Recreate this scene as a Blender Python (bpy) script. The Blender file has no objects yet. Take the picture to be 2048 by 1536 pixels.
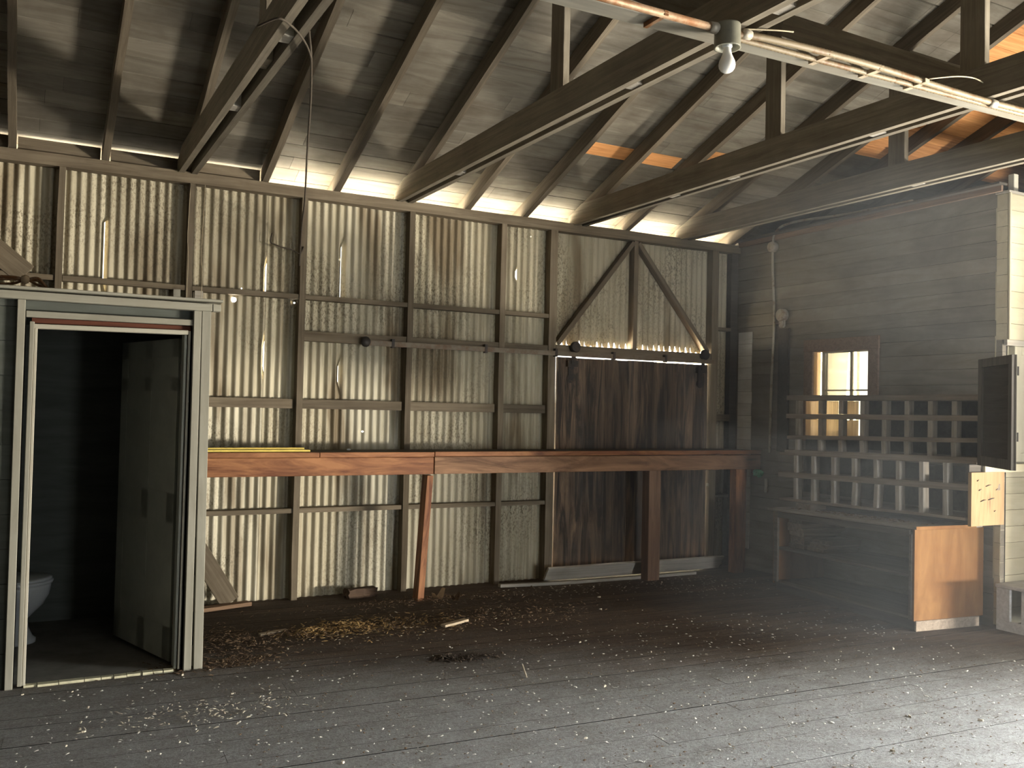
import bpy, bmesh, math, random
from mathutils import Vector, Matrix, Euler
random.seed(7)
S = bpy.context.scene
COL = S.collection
W = {}                                   # world matrices by object name

# ------------------------------------------------------------------ helpers
def reg(o, m, parent=None):
    W[o.name] = m
    if parent is not None:
        o.parent = parent
        o.matrix_basis = W[parent.name].inverted() @ m
    else:
        o.matrix_basis = m
    return o

def thing(name, label, cat, loc=(0, 0, 0), group=None, kind=None):
    o = bpy.data.objects.new(name, None)
    COL.objects.link(o)
    o.empty_display_size = 0.1
    reg(o, Matrix.Translation(Vector(loc)))
    tag(o, label, cat, group, kind)
    return o

def tag(o, label=None, cat=None, group=None, kind=None):
    if label: o['label'] = label
    if cat: o['category'] = cat
    if group: o['group'] = group
    if kind: o['kind'] = kind
    return o

def obj(name, bm, mat, parent=None, smooth=False, mtx=None, recentre=True):
    """link a bmesh (world coordinates, or local ones when mtx is given) as ONE object"""
    bmesh.ops.recalc_face_normals(bm, faces=bm.faces)
    me = bpy.data.meshes.new(name)
    if mtx is None:
        mtx = Matrix.Identity(4)
        if recentre and len(bm.verts):
            xs = [v.co.x for v in bm.verts]; ys = [v.co.y for v in bm.verts]; zs = [v.co.z for v in bm.verts]
            c = Vector(((min(xs)+max(xs))/2, (min(ys)+max(ys))/2, min(zs)))
            bmesh.ops.translate(bm, verts=bm.verts, vec=-c)
            mtx = Matrix.Translation(c)
    bm.to_mesh(me); bm.free()
    mats = mat if isinstance(mat, (list, tuple)) else [mat]
    for m in mats: me.materials.append(m)
    if smooth:
        for p in me.polygons: p.use_smooth = True
    o = bpy.data.objects.new(name, me)
    COL.objects.link(o)
    return reg(o, mtx, parent)

def struct(name, bm, mat, **k):
    return tag(obj(name, bm, mat, **k), kind='structure')

def bx(bm, x0, x1, y0, y1, z0, z1, mi=0):
    v = [bm.verts.new((x, y, z)) for x in (x0, x1) for y in (y0, y1) for z in (z0, z1)]
    fs = [(0,1,3,2), (4,6,7,5), (0,4,5,1), (2,3,7,6), (0,2,6,4), (1,5,7,3)]
    out = []
    for f in fs:
        F = bm.faces.new([v[i] for i in f]); F.material_index = mi; out.append(F)
    return v, out

def box(name, x0, x1, y0, y1, z0, z1, mat, parent=None, bev=0.0):
    bm = bmesh.new(); bx(bm, x0, x1, y0, y1, z0, z1)
    if bev: bmesh.ops.bevel(bm, geom=bm.edges[:], offset=bev, segments=1, affect='EDGES')
    return obj(name, bm, mat, parent)

def frame_mtx(p0, p1, up=(0, 0, 1)):
    p0 = Vector(p0); x = (Vector(p1)-p0).normalized(); up = Vector(up)
    y = up.cross(x)
    if y.length < 1e-5: y = Vector((0, 1, 0)).cross(x)
    y.normalize(); z = x.cross(y)
    m = Matrix((x, y, z)).transposed().to_4x4(); m.translation = p0
    return m

def beam(name, p0, p1, w, h, mat, parent=None, up=(0, 0, 1), bev=0.003, warp=0.0, anchor=(0, 0)):
    """a board from p0 to p1: w across, h along 'up'; local X runs along the grain"""
    L = (Vector(p1)-Vector(p0)).length
    bm = bmesh.new()
    n = max(1, int(L/0.35)) if warp else 1
    ay, az = anchor
    rings = []
    r = random.Random(int(L*1000)+int(w*1e4)+int(p0[0]*977))
    for i in range(n+1):
        t = i/n
        d = [r.uniform(-warp, warp) if 0 < i < n else 0 for _ in range(2)]
        rings.append([bm.verts.new((t*L, (sy+ay)*w/2+d[0], (sz+az)*h/2+d[1])) for sy, sz in ((-1,-1),(1,-1),(1,1),(-1,1))])
    for a, b in zip(rings, rings[1:]):
        for k in range(4): bm.faces.new((a[k], a[(k+1)%4], b[(k+1)%4], b[k]))
    bm.faces.new(rings[0][::-1]); bm.faces.new(rings[-1])
    if bev:
        ed = [e for e in bm.edges if abs((e.verts[0].co-e.verts[1].co).normalized().x) > .9] if warp else bm.edges[:]
        bmesh.ops.bevel(bm, geom=ed, offset=min(bev, w/5, h/5), segments=1, affect='EDGES')
    return obj(name, bm, mat, parent, mtx=frame_mtx(p0, p1, up))

def smoothpath(pts, sub=6):
    P = [Vector(p) for p in pts]; out = []
    for i in range(len(P)-1):
        a = P[max(i-1, 0)]; b = P[i]; c = P[i+1]; d = P[min(i+2, len(P)-1)]
        for s in range(sub):
            t = s/sub
            out.append(0.5*((2*b)+(c-a)*t+(2*a-5*b+4*c-d)*t*t+(3*b-a-3*c+d)*t**3))
    out.append(P[-1]); return out

def tube_bm(bm, pts, r, seg=8, caps=True):
    P = [Vector(p) for p in pts]; prev = None; rings = []
    n = None
    for i, p in enumerate(P):
        t = (P[min(i+1, len(P)-1)]-P[max(i-1, 0)]).normalized()
        if n is None:
            n = t.cross(Vector((0, 0, 1)))
            if n.length < 1e-3: n = t.cross(Vector((0, 1, 0)))
        n = (n-t*n.dot(t)).normalized(); b = t.cross(n)
        rr = r(i/(len(P)-1)) if callable(r) else r
        rings.append([bm.verts.new(p+n*rr*math.cos(a)+b*rr*math.sin(a)) for a in [2*math.pi*k/seg for k in range(seg)]])
    for a, b in zip(rings, rings[1:]):
        for k in range(seg): bm.faces.new((a[k], a[(k+1)%seg], b[(k+1)%seg], b[k]))
    if caps: bm.faces.new(rings[0][::-1]); bm.faces.new(rings[-1])

def tube(name, pts, r, mat, parent=None, seg=8, smooth=True):
    bm = bmesh.new(); tube_bm(bm, pts, r, seg)
    return obj(name, bm, mat, parent, smooth)

def lathe_bm(bm, prof, c, seg=24, axis='Z', sx=1, sy=1):
    c = Vector(c); rings = []
    def tr(r, h, a):
        x, y = r*math.cos(a)*sx, r*math.sin(a)*sy
        return c+(Vector((x, y, h)) if axis == 'Z' else Vector((h, x, y)) if axis == 'X' else Vector((x, h, y)))
    for r, h in prof:
        rings.append([bm.verts.new(tr(max(r, 1e-4), h, 2*math.pi*k/seg)) for k in range(seg)])
    for a, b in zip(rings, rings[1:]):
        for k in range(seg): bm.faces.new((a[k], a[(k+1)%seg], b[(k+1)%seg], b[k]))
    bm.faces.new(rings[0][::-1]); bm.faces.new(rings[-1])

def lathe(name, prof, c, mat, parent=None, seg=24, axis='Z', sx=1, sy=1):
    bm = bmesh.new(); lathe_bm(bm, prof, c, seg, axis, sx, sy)
    return obj(name, bm, mat, parent, True)

# ------------------------------------------------------------------ materials
def srgb(r, g, b):
    f = lambda c: (c/255/12.92) if c/255 <= .04045 else ((c/255+.055)/1.055)**2.4
    return (f(r), f(g), f(b), 1)

class N:
    def __init__(s, name):
        s.m = bpy.data.materials.new(name); s.m.use_nodes = True
        s.t = s.m.node_tree; s.b = s.t.nodes['Principled BSDF']; s.out = s.t.nodes['Material Output']
    def n(s, typ, **k):
        x = s.t.nodes.new(typ)
        for a, v in k.items():
            if a in x.inputs: x.inputs[a].default_value = v
            else: setattr(x, a, v)
        return x
    def l(s, a, b): s.t.links.new(a, b)
    def coords(s, scale, rand=True, src='Object'):
        tc = s.n('ShaderNodeTexCoord'); mp = s.n('ShaderNodeMapping'); mp.inputs['Scale'].default_value = scale
        if rand:
            oi = s.n('ShaderNodeObjectInfo'); ad = s.n('ShaderNodeVectorMath', operation='MULTIPLY_ADD')
            cb = s.n('ShaderNodeCombineXYZ')
            for i in range(3): s.l(oi.outputs['Random'], cb.inputs[i])
            s.l(cb.outputs[0], ad.inputs[0]); ad.inputs[1].default_value = (13.7, 7.3, 9.1); s.l(tc.outputs[src], ad.inputs[2])
            s.l(ad.outputs[0], mp.inputs['Vector'])
        else: s.l(tc.outputs[src], mp.inputs['Vector'])
        return mp.outputs[0]
    def noise(s, vec, scale=1, detail=5, rough=.6, dist=0):
        x = s.n('ShaderNodeTexNoise'); x.inputs['Scale'].default_value = scale; x.inputs['Detail'].default_value = detail
        x.inputs['Roughness'].default_value = rough; x.inputs['Distortion'].default_value = dist; s.l(vec, x.inputs['Vector']); return x.outputs['Fac']
    def ramp(s, fac, stops):
        x = s.n('ShaderNodeValToRGB'); e = x.color_ramp.elements
        while len(e) < len(stops): e.new(.5)
        for i, (p, c) in enumerate(stops): e[i].position = p; e[i].color = c if len(c) == 4 else (*c, 1)
        s.l(fac, x.inputs[0]); return x.outputs[0]
    def mix(s, fac, a, b, mode='MIX'):
        x = s.n('ShaderNodeMix', data_type='RGBA', blend_type=mode)
        for v, i in ((fac, 0), (a, 6), (b, 7)):
            if hasattr(v, 'is_linked') or hasattr(v, 'links'): s.l(v, x.inputs[i])
            else: x.inputs[i].default_value = v
        return x.outputs[2]
    def math(s, op, a, b=0.0):
        x = s.n('ShaderNodeMath', operation=op)
        for v, i in ((a, 0), (b, 1)):
            if hasattr(v, 'links'): s.l(v, x.inputs[i])
            else: x.inputs[i].default_value = v
        return x.outputs[0]
    def bump(s, h, strength=.3, dist=.01):
        x = s.n('ShaderNodeBump'); x.inputs['Strength'].default_value = strength; x.inputs['Distance'].default_value = dist
        s.l(h, x.inputs['Height']); s.l(x.outputs[0], s.b.inputs['Normal'])
    def base(s, c, rough=.8, metal=0, spec=.3):
        if hasattr(c, 'links'): s.l(c, s.b.inputs['Base Color'])
        else: s.b.inputs['Base Color'].default_value = c
        if hasattr(rough, 'links'): s.l(rough, s.b.inputs['Roughness'])
        else: s.b.inputs['Roughness'].default_value = rough
        s.b.inputs['Metallic'].default_value = metal; s.b.inputs['Specular IOR Level'].default_value = spec
        return s.m

def wood(name, dark, light, axis='x', stain=None, stain_amt=.5, fine=26, rough=.8, bump=.35, tone=0, knots=0.0, spec=.25, lo=.3, hi=.7, var=.35):
    a = N(name)
    sc = {'x': (1.3, fine, fine), 'y': (fine, 1.3, fine), 'z': (fine, fine, 1.3)}[axis]
    v = a.coords(sc)
    g = a.noise(v, 1, 6, .65, 1.2)
    c = a.ramp(g, [(lo, dark), (hi, light)])
    v2 = a.coords((2.2, 2.2, 2.2))
    b = a.noise(v2, 1, 4, .6)
    if stain:
        c = a.mix(a.math('MULTIPLY', a.ramp(b, [(.45, (0, 0, 0)), (.68, (1, 1, 1))]), stain_amt), c, stain)
    if knots:
        kv = {'x': (1.6, 9, 9), 'y': (9, 1.6, 9), 'z': (9, 9, 1.6)}[axis]
        vo = a.n('ShaderNodeTexVoronoi'); a.l(a.coords(kv), vo.inputs['Vector']); vo.inputs['Scale'].default_value = 1
        k = a.ramp(vo.outputs['Distance'], [(.02, (1, 1, 1)), (.16, (0, 0, 0))])
        c = a.mix(a.math('MULTIPLY', k, knots), c, (dark[0]*.35, dark[1]*.3, dark[2]*.3, 1))
    if tone:
        at = a.n('ShaderNodeAttribute', attribute_name='tone')
        c = a.mix(1.0, c, a.ramp(at.outputs['Fac'], [(0, (1-tone,)*3), (1, (1+tone*.6,)*3)]), 'MULTIPLY')
    if var:
        oi = a.n('ShaderNodeObjectInfo')
        c = a.mix(1.0, c, a.ramp(oi.outputs['Random'], [(0, (1-var, 1-var, 1-var)), (1, (1, 1, 1))]), 'MULTIPLY')
    if bump: a.bump(g, bump, .004)
    return a.base(c, rough, 0, spec)

def plain(name, col, rough=.6, metal=0, spec=.3, mottled=.25, scale=14, bump=.15):
    a = N(name); v = a.coords((scale,)*3); g = a.noise(v, 1, 6, .65)
    d = tuple(x*(1-mottled) for x in col[:3]); l = tuple(min(1, x*(1+mottled)) for x in col[:3])
    c = a.ramp(g, [(.3, d), (.7, l)])
    if bump: a.bump(g, bump, .003)
    return a.base(c, rough, metal, spec)

def rusty(name, col, rust, amt=.5, metal=.6, rough=.55):
    a = N(name); v = a.coords((9, 9, 9)); g = a.noise(v, 1, 8, .7)
    k = a.ramp(g, [(.62-amt*.35, (0, 0, 0)), (.72-amt*.2, (1, 1, 1))])
    a.bump(g, .2, .002)
    return a.base(a.mix(k, col, rust), rough, metal*.5, .4)

STUD = wood('aged_stud_wood', (.12, .093, .06), (.245, .20, .14), stain=(.07, .052, .035, 1), stain_amt=.35)
RAFT = wood('aged_rafter_wood', (.095, .076, .052), (.19, .155, .11), stain=(.06, .046, .032, 1), stain_amt=.3)
TRUSS = wood('truss_timber', (.15, .127, .092), (.285, .25, .19), stain=(.09, .07, .05, 1), stain_amt=.35)
ROOFB = wood('weathered_roof_boards', (.108, .094, .070), (.19, .172, .138), stain=(.06, .045, .03, 1), stain_amt=.5, tone=.3, fine=10, var=0)
ORANGE = wood('new_orange_board', (.42, .17, .055), (.72, .36, .14), tone=.3, knots=.6, var=0)
GALV = None
BENCH = wood('redwood_bench', (.13, .042, .017), (.44, .20, .085), lo=.37, hi=.64, knots=.9, fine=8, rough=.6, stain=(.20, .07, .03, 1), stain_amt=.4)
DOORP = wood('dark_worn_planks', (.045, .037, .031), (.245, .17, .112), axis='z', stain=(.10, .092, .082, 1), stain_amt=.55, tone=.4, fine=15, var=0, bump=.6, lo=.42, hi=.72)
TRIM = wood('grey_painted_trim', (.25, .24, .195), (.35, .335, .275), fine=14, bump=.12, stain=(.22, .20, .15, 1), stain_amt=.35, var=.1)
TRIML = wood('pale_painted_stop', (.40, .38, .31), (.50, .475, .39), fine=14, bump=.1, stain=(.40, .30, .22, 1), stain_amt=.3, var=.1)
BATHW = wood('dark_green_grey_siding', (.075, .082, .07), (.11, .12, .105), fine=10, bump=.1, var=0)
DOORL = plain('grey_green_door_paint', (.36, .375, .32), .55, mottled=.12, scale=5)
CREAM = wood('cream_painted_siding', (.43, .38, .25), (.54, .49, .35), fine=9, bump=.25, stain=(.42, .33, .2, 1), stain_amt=.35, tone=.12, var=0, lo=.2, hi=.6)
CREAMV = wood('cream_cupboard_paint', (.47, .43, .31), (.57, .53, .41), axis='z', fine=9, bump=.1, var=0, lo=.2, hi=.6)
RWALL = wood('old_brown_grey_siding', (.15, .13, .10), (.24, .215, .175), axis='y', fine=9, bump=.2, stain=(.11, .085, .062, 1), stain_amt=.5, tone=.18, var=0)
DARKW = wood('dark_stained_wood', (.05, .042, .034), (.10, .085, .068), var=.15, fine=20)
PIGEON = wood('pigeonhole_wood', (.20, .16, .125), (.38, .31, .245), stain=(.13, .10, .08, 1), stain_amt=.4, knots=.4, var=.25)
PIGV = wood('worn_divider_wood', (.28, .245, .20), (.62, .57, .49), stain=(.16, .13, .10, 1), stain_amt=.5, fine=12, var=.3)
PLY = wood('orange_plywood', (.15, .068, .022), (.26, .135, .05), axis='z', fine=6, bump=.08, rough=.75, spec=.08, stain=(.16, .065, .02, 1), stain_amt=.6, var=0)
PINE = wood('fresh_pine', (.27, .165, .075), (.41, .275, .14), axis='z', fine=13, knots=.7, var=.1)
GREYB = wood('grey_weathered_plank', (.33, .30, .25), (.52, .48, .41), stain=(.2, .17, .13, 1), stain_amt=.4)
CASE = wood('brown_window_casing', (.15, .095, .065), (.27, .18, .125), var=.1)
YELL = plain('yellow_paint', (.72, .55, .12), .5, mottled=.15)
METAL = rusty('grey_conduit_metal', (.42, .39, .32, 1), (.22, .13, .07, 1), .35)
RAILM = rusty('brown_rail_steel', (.17, .14, .10, 1), (.13, .08, .045, 1), .5, .4)
REDP = wood('dark_red_packing', (.07, .022, .012), (.15, .05, .028))
RUST = rusty('rusty_pipe', (.36, .26, .17, 1), (.20, .085, .03, 1), .8)
BXC = rusty('ribbed_armoured_cable', (.21, .165, .10, 1), (.15, .08, .035, 1), .35, .0)
IRON = rusty('black_iron', (.035, .03, .026, 1), (.07, .045, .03, 1), .4)
FIXT = plain('grey_fixture_paint', (.20, .195, .15), .45, mottled=.15)
CABLE = plain('dusty_cable', (.075, .06, .045), .8)
PALEW = plain('pale_thin_wire', (.38, .32, .22), .8)
PORC = plain('white_porcelain', (.62, .66, .68), .12, spec=.6, mottled=.04, bump=0)
BLACK = plain('black_gap', (.012, .011, .010), .9)
STEPW = wood('white_washed_step', (.50, .49, .46), (.74, .73, .70), stain=(.30, .28, .25, 1), stain_amt=.5, var=.1)
GREEN = plain('green_film', (.12, .42, .26), .35, spec=.6, mottled=.4, scale=40)
CHIP = plain('pale_wood_chip', (.50, .44, .34), .8, mottled=.2)
FLAKE = plain('grey_flake', (.50, .475, .42), .85, mottled=.3)
STRAW = plain('straw', (.42, .28, .12), .85, mottled=.5, scale=60)
LEAF = plain('brown_litter', (.13, .085, .05), .9, mottled=.6, scale=50)
DIRT = plain('dark_dirt', (.055, .04, .028), .95, mottled=.5, scale=30)
CARD = plain('tan_card', (.42, .34, .24), .8)

def make_bulb():
    a = N('opal_bulb_glass')
    a.b.inputs['Subsurface Weight'].default_value = 0.4; a.b.inputs['Subsurface Radius'].default_value = (.02, .02, .02)
    return a.base((.95, .94, .87, 1), .25, 0, .5)
BULB = make_bulb()

def make_galv():
    a = N('weathered_corrugated_iron')
    v = a.coords((1, 1, 1), False)
    st = a.coords((15, 15, .9), False)                       # vertical streaks
    pat = a.coords((1.5, 1.5, 1.0), False)
    spk = a.coords((70, 70, 42), False)
    s1 = a.noise(st, 1, 5, .7, .3); p1 = a.noise(pat, 1, 4, .6, .4); k1 = a.noise(spk, 1, 3, .7)
    c = a.ramp(s1, [(.25, (.32, .285, .20)), (.6, (.53, .49, .375))])
    big = a.ramp(a.noise(a.coords((3.2, 3.2, .75), False), 1, 3, .5, .3), [(.52, (0, 0, 0)), (.66, (1, 1, 1))])
    rust = a.math('MULTIPLY', big, a.ramp(s1, [(.2, (.55,)*3), (.55, (1, 1, 1))]))
    c = a.mix(a.math('MULTIPLY', rust, .82), c, (.135, .092, .045, 1))
    sp = a.math('MULTIPLY', a.ramp(k1, [(.50, (0, 0, 0)), (.58, (1, 1, 1))]), a.ramp(p1, [(.44, (0, 0, 0)), (.62, (1, 1, 1))]))
    c = a.mix(a.math('MULTIPLY', sp, .75), c, (.13, .105, .07, 1))
    at = a.n('ShaderNodeAttribute', attribute_name='tone')
    c = a.mix(1.0, c, a.ramp(at.outputs['Fac'], [(0, (.62, .60, .60)), (.5, (.95, .92, .86)), (1, (1.1, 1.12, 1.16))]), 'MULTIPLY')
    a.bump(k1, .12, .002)
    return a.base(c, .62, .12, .35)
GALV = make_galv()

def make_floor():
    a = N('dusty_floorboards')
    w = a.coords((1, 1, 1), False)
    g = a.noise(a.coords((2, 30, 30), False), 1, 5, .6, .6)
    at = a.n('ShaderNodeAttribute', attribute_name='tone')
    woodc = a.ramp(g, [(.3, (.075, .046, .028)), (.7, (.15, .098, .062))])
    woodc = a.mix(1.0, woodc, a.ramp(at.outputs['Fac'], [(0, (.72,)*3), (1, (1.15,)*3)]), 'MULTIPLY')
    dustn = a.noise(a.coords((85, 85, 85), False), 1, 7, .8)
    dust = a.ramp(dustn, [(.3, (.27, .262, .24)), (.5, (.43, .42, .395)), (.72, (.60, .59, .565))])
    # dust colour: strong in the open room, fading to brown towards the bench wall
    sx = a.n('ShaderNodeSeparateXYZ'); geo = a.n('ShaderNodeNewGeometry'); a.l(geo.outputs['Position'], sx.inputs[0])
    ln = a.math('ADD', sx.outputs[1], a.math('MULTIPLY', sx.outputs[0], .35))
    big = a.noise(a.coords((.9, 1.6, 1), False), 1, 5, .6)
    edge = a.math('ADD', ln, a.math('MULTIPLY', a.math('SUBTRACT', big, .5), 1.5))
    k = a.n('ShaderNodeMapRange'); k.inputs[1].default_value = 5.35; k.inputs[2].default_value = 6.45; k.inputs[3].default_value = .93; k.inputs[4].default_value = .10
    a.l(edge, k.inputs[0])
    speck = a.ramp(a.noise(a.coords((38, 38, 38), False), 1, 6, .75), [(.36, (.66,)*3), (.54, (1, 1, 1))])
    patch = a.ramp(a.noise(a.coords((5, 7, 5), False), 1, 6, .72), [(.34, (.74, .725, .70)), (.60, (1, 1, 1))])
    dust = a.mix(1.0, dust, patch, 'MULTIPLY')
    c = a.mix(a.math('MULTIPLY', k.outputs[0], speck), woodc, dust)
    clod = a.noise(a.coords((42, 42, 42), False), 1, 6, .8)
    a.bump(a.math('ADD', a.math('MULTIPLY', clod, 1.4), a.math('MULTIPLY', dustn, .6)), .9, .022)
    return a.base(c, .88, 0, .25)
FLOOR = make_floor()

def make_trans():
    a = N('thin_backlit_panel_wood')
    g = a.noise(a.coords((26, 26, 1.5)), 1, 6, .65, 1)
    c = a.ramp(g, [(.3, (.55, .36, .17)), (.7, (.92, .72, .44))])
    tr = a.n('ShaderNodeBsdfTranslucent'); df = a.n('ShaderNodeBsdfDiffuse'); mx = a.n('ShaderNodeMixShader'); mx.inputs[0].default_value = .85
    a.l(c, tr.inputs[0]); a.l(c, df.inputs[0]); a.l(df.outputs[0], mx.inputs[1]); a.l(tr.outputs[0], mx.inputs[2]); a.l(mx.outputs[0], a.out.inputs[0])
    return a.m
TRANS = make_trans()

def make_glass():
    a = N('dusty_window_glass')
    tr = a.n('ShaderNodeBsdfTransparent'); tr.inputs[0].default_value = (.93, .93, .88, 1)
    gl = a.n('ShaderNodeBsdfGlossy'); gl.inputs['Roughness'].default_value = .08
    fr = a.n('ShaderNodeFresnel'); mx = a.n('ShaderNodeMixShader'); a.l(fr.outputs[0], mx.inputs[0])
    a.l(tr.outputs[0], mx.inputs[1]); a.l(gl.outputs[0], mx.inputs[2]); a.l(mx.outputs[0], a.out.inputs[0])
    return a.m
GLASS = make_glass()
GROUND = plain('dry_grass_ground', (.66, .62, .52), .95, mottled=.3, scale=3)

def tone_layer(bm): return bm.faces.layers.float.new('tone')

# ------------------------------------------------------------------ camera
cam = bpy.data.cameras.new('camera'); co = bpy.data.objects.new('camera', cam); COL.objects.link(co)
cam.sensor_width = 36; cam.lens = 36*1825/2048; cam.clip_start = .05; cam.clip_end = 200
RT = Vector((.8820, -.4712, .0229)); UP = Vector((-.0320, -.0111, .9994)); BK = RT.cross(UP).normalized(); UP = BK.cross(RT)
cm = Matrix((RT, UP, BK)).transposed().to_4x4(); cm.translation = (0, 0, 1.6); co.matrix_world = cm
S.camera = co

YW, YF = 7.43, 7.33                       # corrugated sheets, face of the studs
XR, YO = 6.6, 4.40                        # office side wall, office front wall
SL = .385                                 # roof slope
def zr(y): return 3.36+SL*(YF-y)          # underside of rafters
RD = .14                                  # rafter depth measured vertically
YRIDGE = 1.2

# ------------------------------------------------------------------ floor
bm = bmesh.new(); tl = tone_layer(bm)
ang = math.radians(-2.9); ca, sa = math.cos(ang), math.sin(ang)
def fl(u, v, z): return (u*ca-v*sa, u*sa+v*ca, z)
r = random.Random(3)
v = -6.6
while v < 8.6:
    w = .135
    u = -6.0+r.uniform(-2, 0); gap = r.choice([.0005, .0007, .0007, .0015, .002, .0015, .003, .004, .007])
    while u < 11:
        L = r.uniform(1.6, 4.2); z = r.uniform(-.0005, .0005)
        vs = [bm.verts.new(fl(a, b, c)) for a, b, c in ((u, v, z), (u+L-.0015, v, z), (u+L-.0015, v+w-gap, z), (u, v+w-gap, z))]
        vb = [bm.verts.new((x.co.x, x.co.y, -.03)) for x in vs]
        t = r.random()
        fs = [bm.faces.new(vs)]+[bm.faces.new((vs[i], vb[i], vb[(i+1) % 4], vs[(i+1) % 4])) for i in range(4)]
        for f in fs: f[tl] = t
        for f in fs[1:]: f.material_index = 1
        u += L
    v += w
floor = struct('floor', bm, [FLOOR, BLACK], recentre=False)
sub = box('subfloor', -6, 11, -6, 7.42, -.08, -.034, DIRT, floor)

# ------------------------------------------------------------------ back wall
PITCH = .0678
LAPS = [-2.85, -2.2, -1.55, -.9, -.25, .49, 1.09, 1.69, 2.31, 2.92, 3.50, 3.98, 4.36]
SLITS = {.49: [(2.30, 2.95)], 1.69: [(2.45, 2.80), (1.72, 2.2)], 2.31: [(2.42, 3.0), (1.66, 2.02)], 3.98: [(2.75, 2.9)]}
HOLES = [(1.44, 2.40, .021), (1.50, 2.495, .006), (1.925, 2.41, .007), (2.31, 2.80, .007), (2.54, 1.36, .006), (4.72-.6, 3.19, .005)]
bm = bmesh.new(); tl = tone_layer(bm)
r = random.Random(11)
def corr(x): return math.sin(2*math.pi*x/PITCH)
def sheet(x0, x1, z0, z1, yoff, amp=.0115, slits=(), tone=.5, teeth=False):
    n = int(round((x1-x0)/PITCH*8)); xs = [x0+(x1-x0)*i/n for i in range(n+1)]
    zs = {z0, z1}
    for hx, hz, hr in HOLES:
        if x0 < hx < x1 and z0 < hz < z1:
            xs = [x for x in xs if not (hx-hr*1.05 < x < hx+hr*1.05)]
            for q_ in (-1, -.8, -.5, 0, .5, .8, 1): zs.add(hz+hr*q_); xs.append(hx+hr*q_)
    xs = sorted(set(xs))
    for a, b in slits: zs |= {a, (a*2+b)/3, (a+2*b)/3, b}
    for k in range(1, 4): zs.add(z0+(z1-z0)*k/4)
    zs = sorted(zs)
    grid = []
    for z in zs:
        row = []
        for i, x in enumerate(xs):
            xx = x
            if x1-x < .06:
                for a, b in slits:
                    if a < z < b: xx = x1-.037-(x1-x)*.38
            zz = z
            if teeth and z == z0: zz = z0+min(1, max(0, corr(x+.01))*2)*(.055 if math.sin(int(x/PITCH)*2.3) > .1 else .012)
            row.append(bm.verts.new((xx, YW+amp*corr(x)+yoff, zz)))
        grid.append(row)
    for j in range(len(zs)-1):
        for i in range(len(xs)-1):
            cx, cz = (xs[i]+xs[i+1])/2, (zs[j]+zs[j+1])/2
            if any((cx-hx)**2+(cz-hz)**2 < hr*hr for hx, hz, hr in HOLES): continue
            f = bm.faces.new((grid[j][i], grid[j][i+1], grid[j+1][i+1], grid[j+1][i])); f[tl] = tone; f.smooth = True
for i in range(len(LAPS)-1):
    a, b = LAPS[i], LAPS[i+1]+.03
    if i == len(LAPS)-2: b = 4.40
    sheet(a, b, 1.585, 3.342, -.004 if i % 2 else 0, slits=[s for s in SLITS.get(LAPS[i+1], []) if s[0] > 1.58], tone=r.uniform(.3, .8))
    sheet(a, b, -.07, 1.63, .004 if i % 2 else .008, tone=r.uniform(.35, .95))
sheet(4.36, 5.30, 2.195, 3.342, 0, amp=.007, tone=.55, teeth=True)
sheet(5.27, 6.30, 2.195, 3.342, -.004, amp=.0085, tone=.6, teeth=True)
sheet(6.24, 6.66, 1.60, 3.342, 0, tone=.6); sheet(6.24, 6.66, -.07, 1.63, .004, tone=.3)
wall = struct('wall_back', bm, GALV, recentre=False)

for x, w in ((-.72, .045), (.19, .045), (1.087, .045), (1.965, .05), (2.905, .052), (3.80, .055), (4.33, .08), (6.275, .085)):
    beam('stud', (x, (YF+YW)/2-.003, -.03), (x, (YF+YW)/2-.003, 3.262), w, .094, STUD, wall, up=(0, 1, 0), warp=.003)
box('corner_post', 6.50, 6.595, YF+.02, YW-.012, -.03, 3.26, DARKW, wall)
beam('top_plate', (-3, YF+.045, 3.304), (6.6, YF+.045, 3.304), .10, .086, STUD, wall, warp=.003)
def girt(x0, x1, z0, z1, y0=YF+.01, dep=.075):
    beam('girt', (x0, y0+dep/2, (z0+z1)/2), (x1, y0+dep/2, (z0+z1)/2), dep, z1-z0, STUD, wall, warp=.002)
ST = [-.72, .19, 1.087, 1.965, 2.905, 3.80, 4.33]
for a, b in zip(ST, ST[1:]):
    girt(a+.024, b-.026, 2.435, 2.475)
    if a > 1.9: girt(a+.026, b-.027, 2.098, 2.180)
    girt(a+.024, b-.05, 1.545, 1.622, YF+.025, .06)
    girt(a+.024, b-.026, .700, .738)
girt(6.318, 6.5, 2.44, 2.475); girt(6.318, 6.5, 1.50, 1.57); girt(6.318, 6.5, .71, .74)
# header over the sliding door, king post and two braces
beam('door_header', (4.371, YF+.03, 2.150), (6.232, YF+.03, 2.150), .06, .082, STUD, wall)
beam('king_post', (5.275, YF+.055, 2.192), (5.275, YF+.055, 3.262), .05, .09, STUD, wall, up=(0, 1, 0))
beam('brace', (4.40, YF+.05, 2.205), (5.245, YF+.05, 3.245), .045, .085, STUD, wall, up=(0, 1, 0))
beam('brace', (6.20, YF+.05, 2.205), (5.305, YF+.05, 3.245), .045, .085, STUD, wall, up=(0, 1, 0))
for x0, x1 in ((-2.4, -.16), (-.10, .44), (.51, 1.0), (1.12, 1.61)):
    box('frieze_board', x0, x1, YW-.03, YW-.008, 3.347, 3.452, STUD, wall)
box('frieze_board', 5.90, 6.05, YW-.03, YW-.008, 3.347, 3.450, STUD, wall)
# broad brace at the far left and short pieces standing over the toilet room
beam('brace', (-.75, YF+.02, 3.05), (-.02, YF+.02, 2.46), .16, .03, STUD, wall, up=(0, 1, 0))
box('blocking', .975, 1.025, YF+.005, YF+.04, 2.30, 2.437, TRIM, wall)
box('blocking', 1.13, 1.19, YF+.005, YF+.04, 2.30, 2.437, GREYB, wall)

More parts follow.
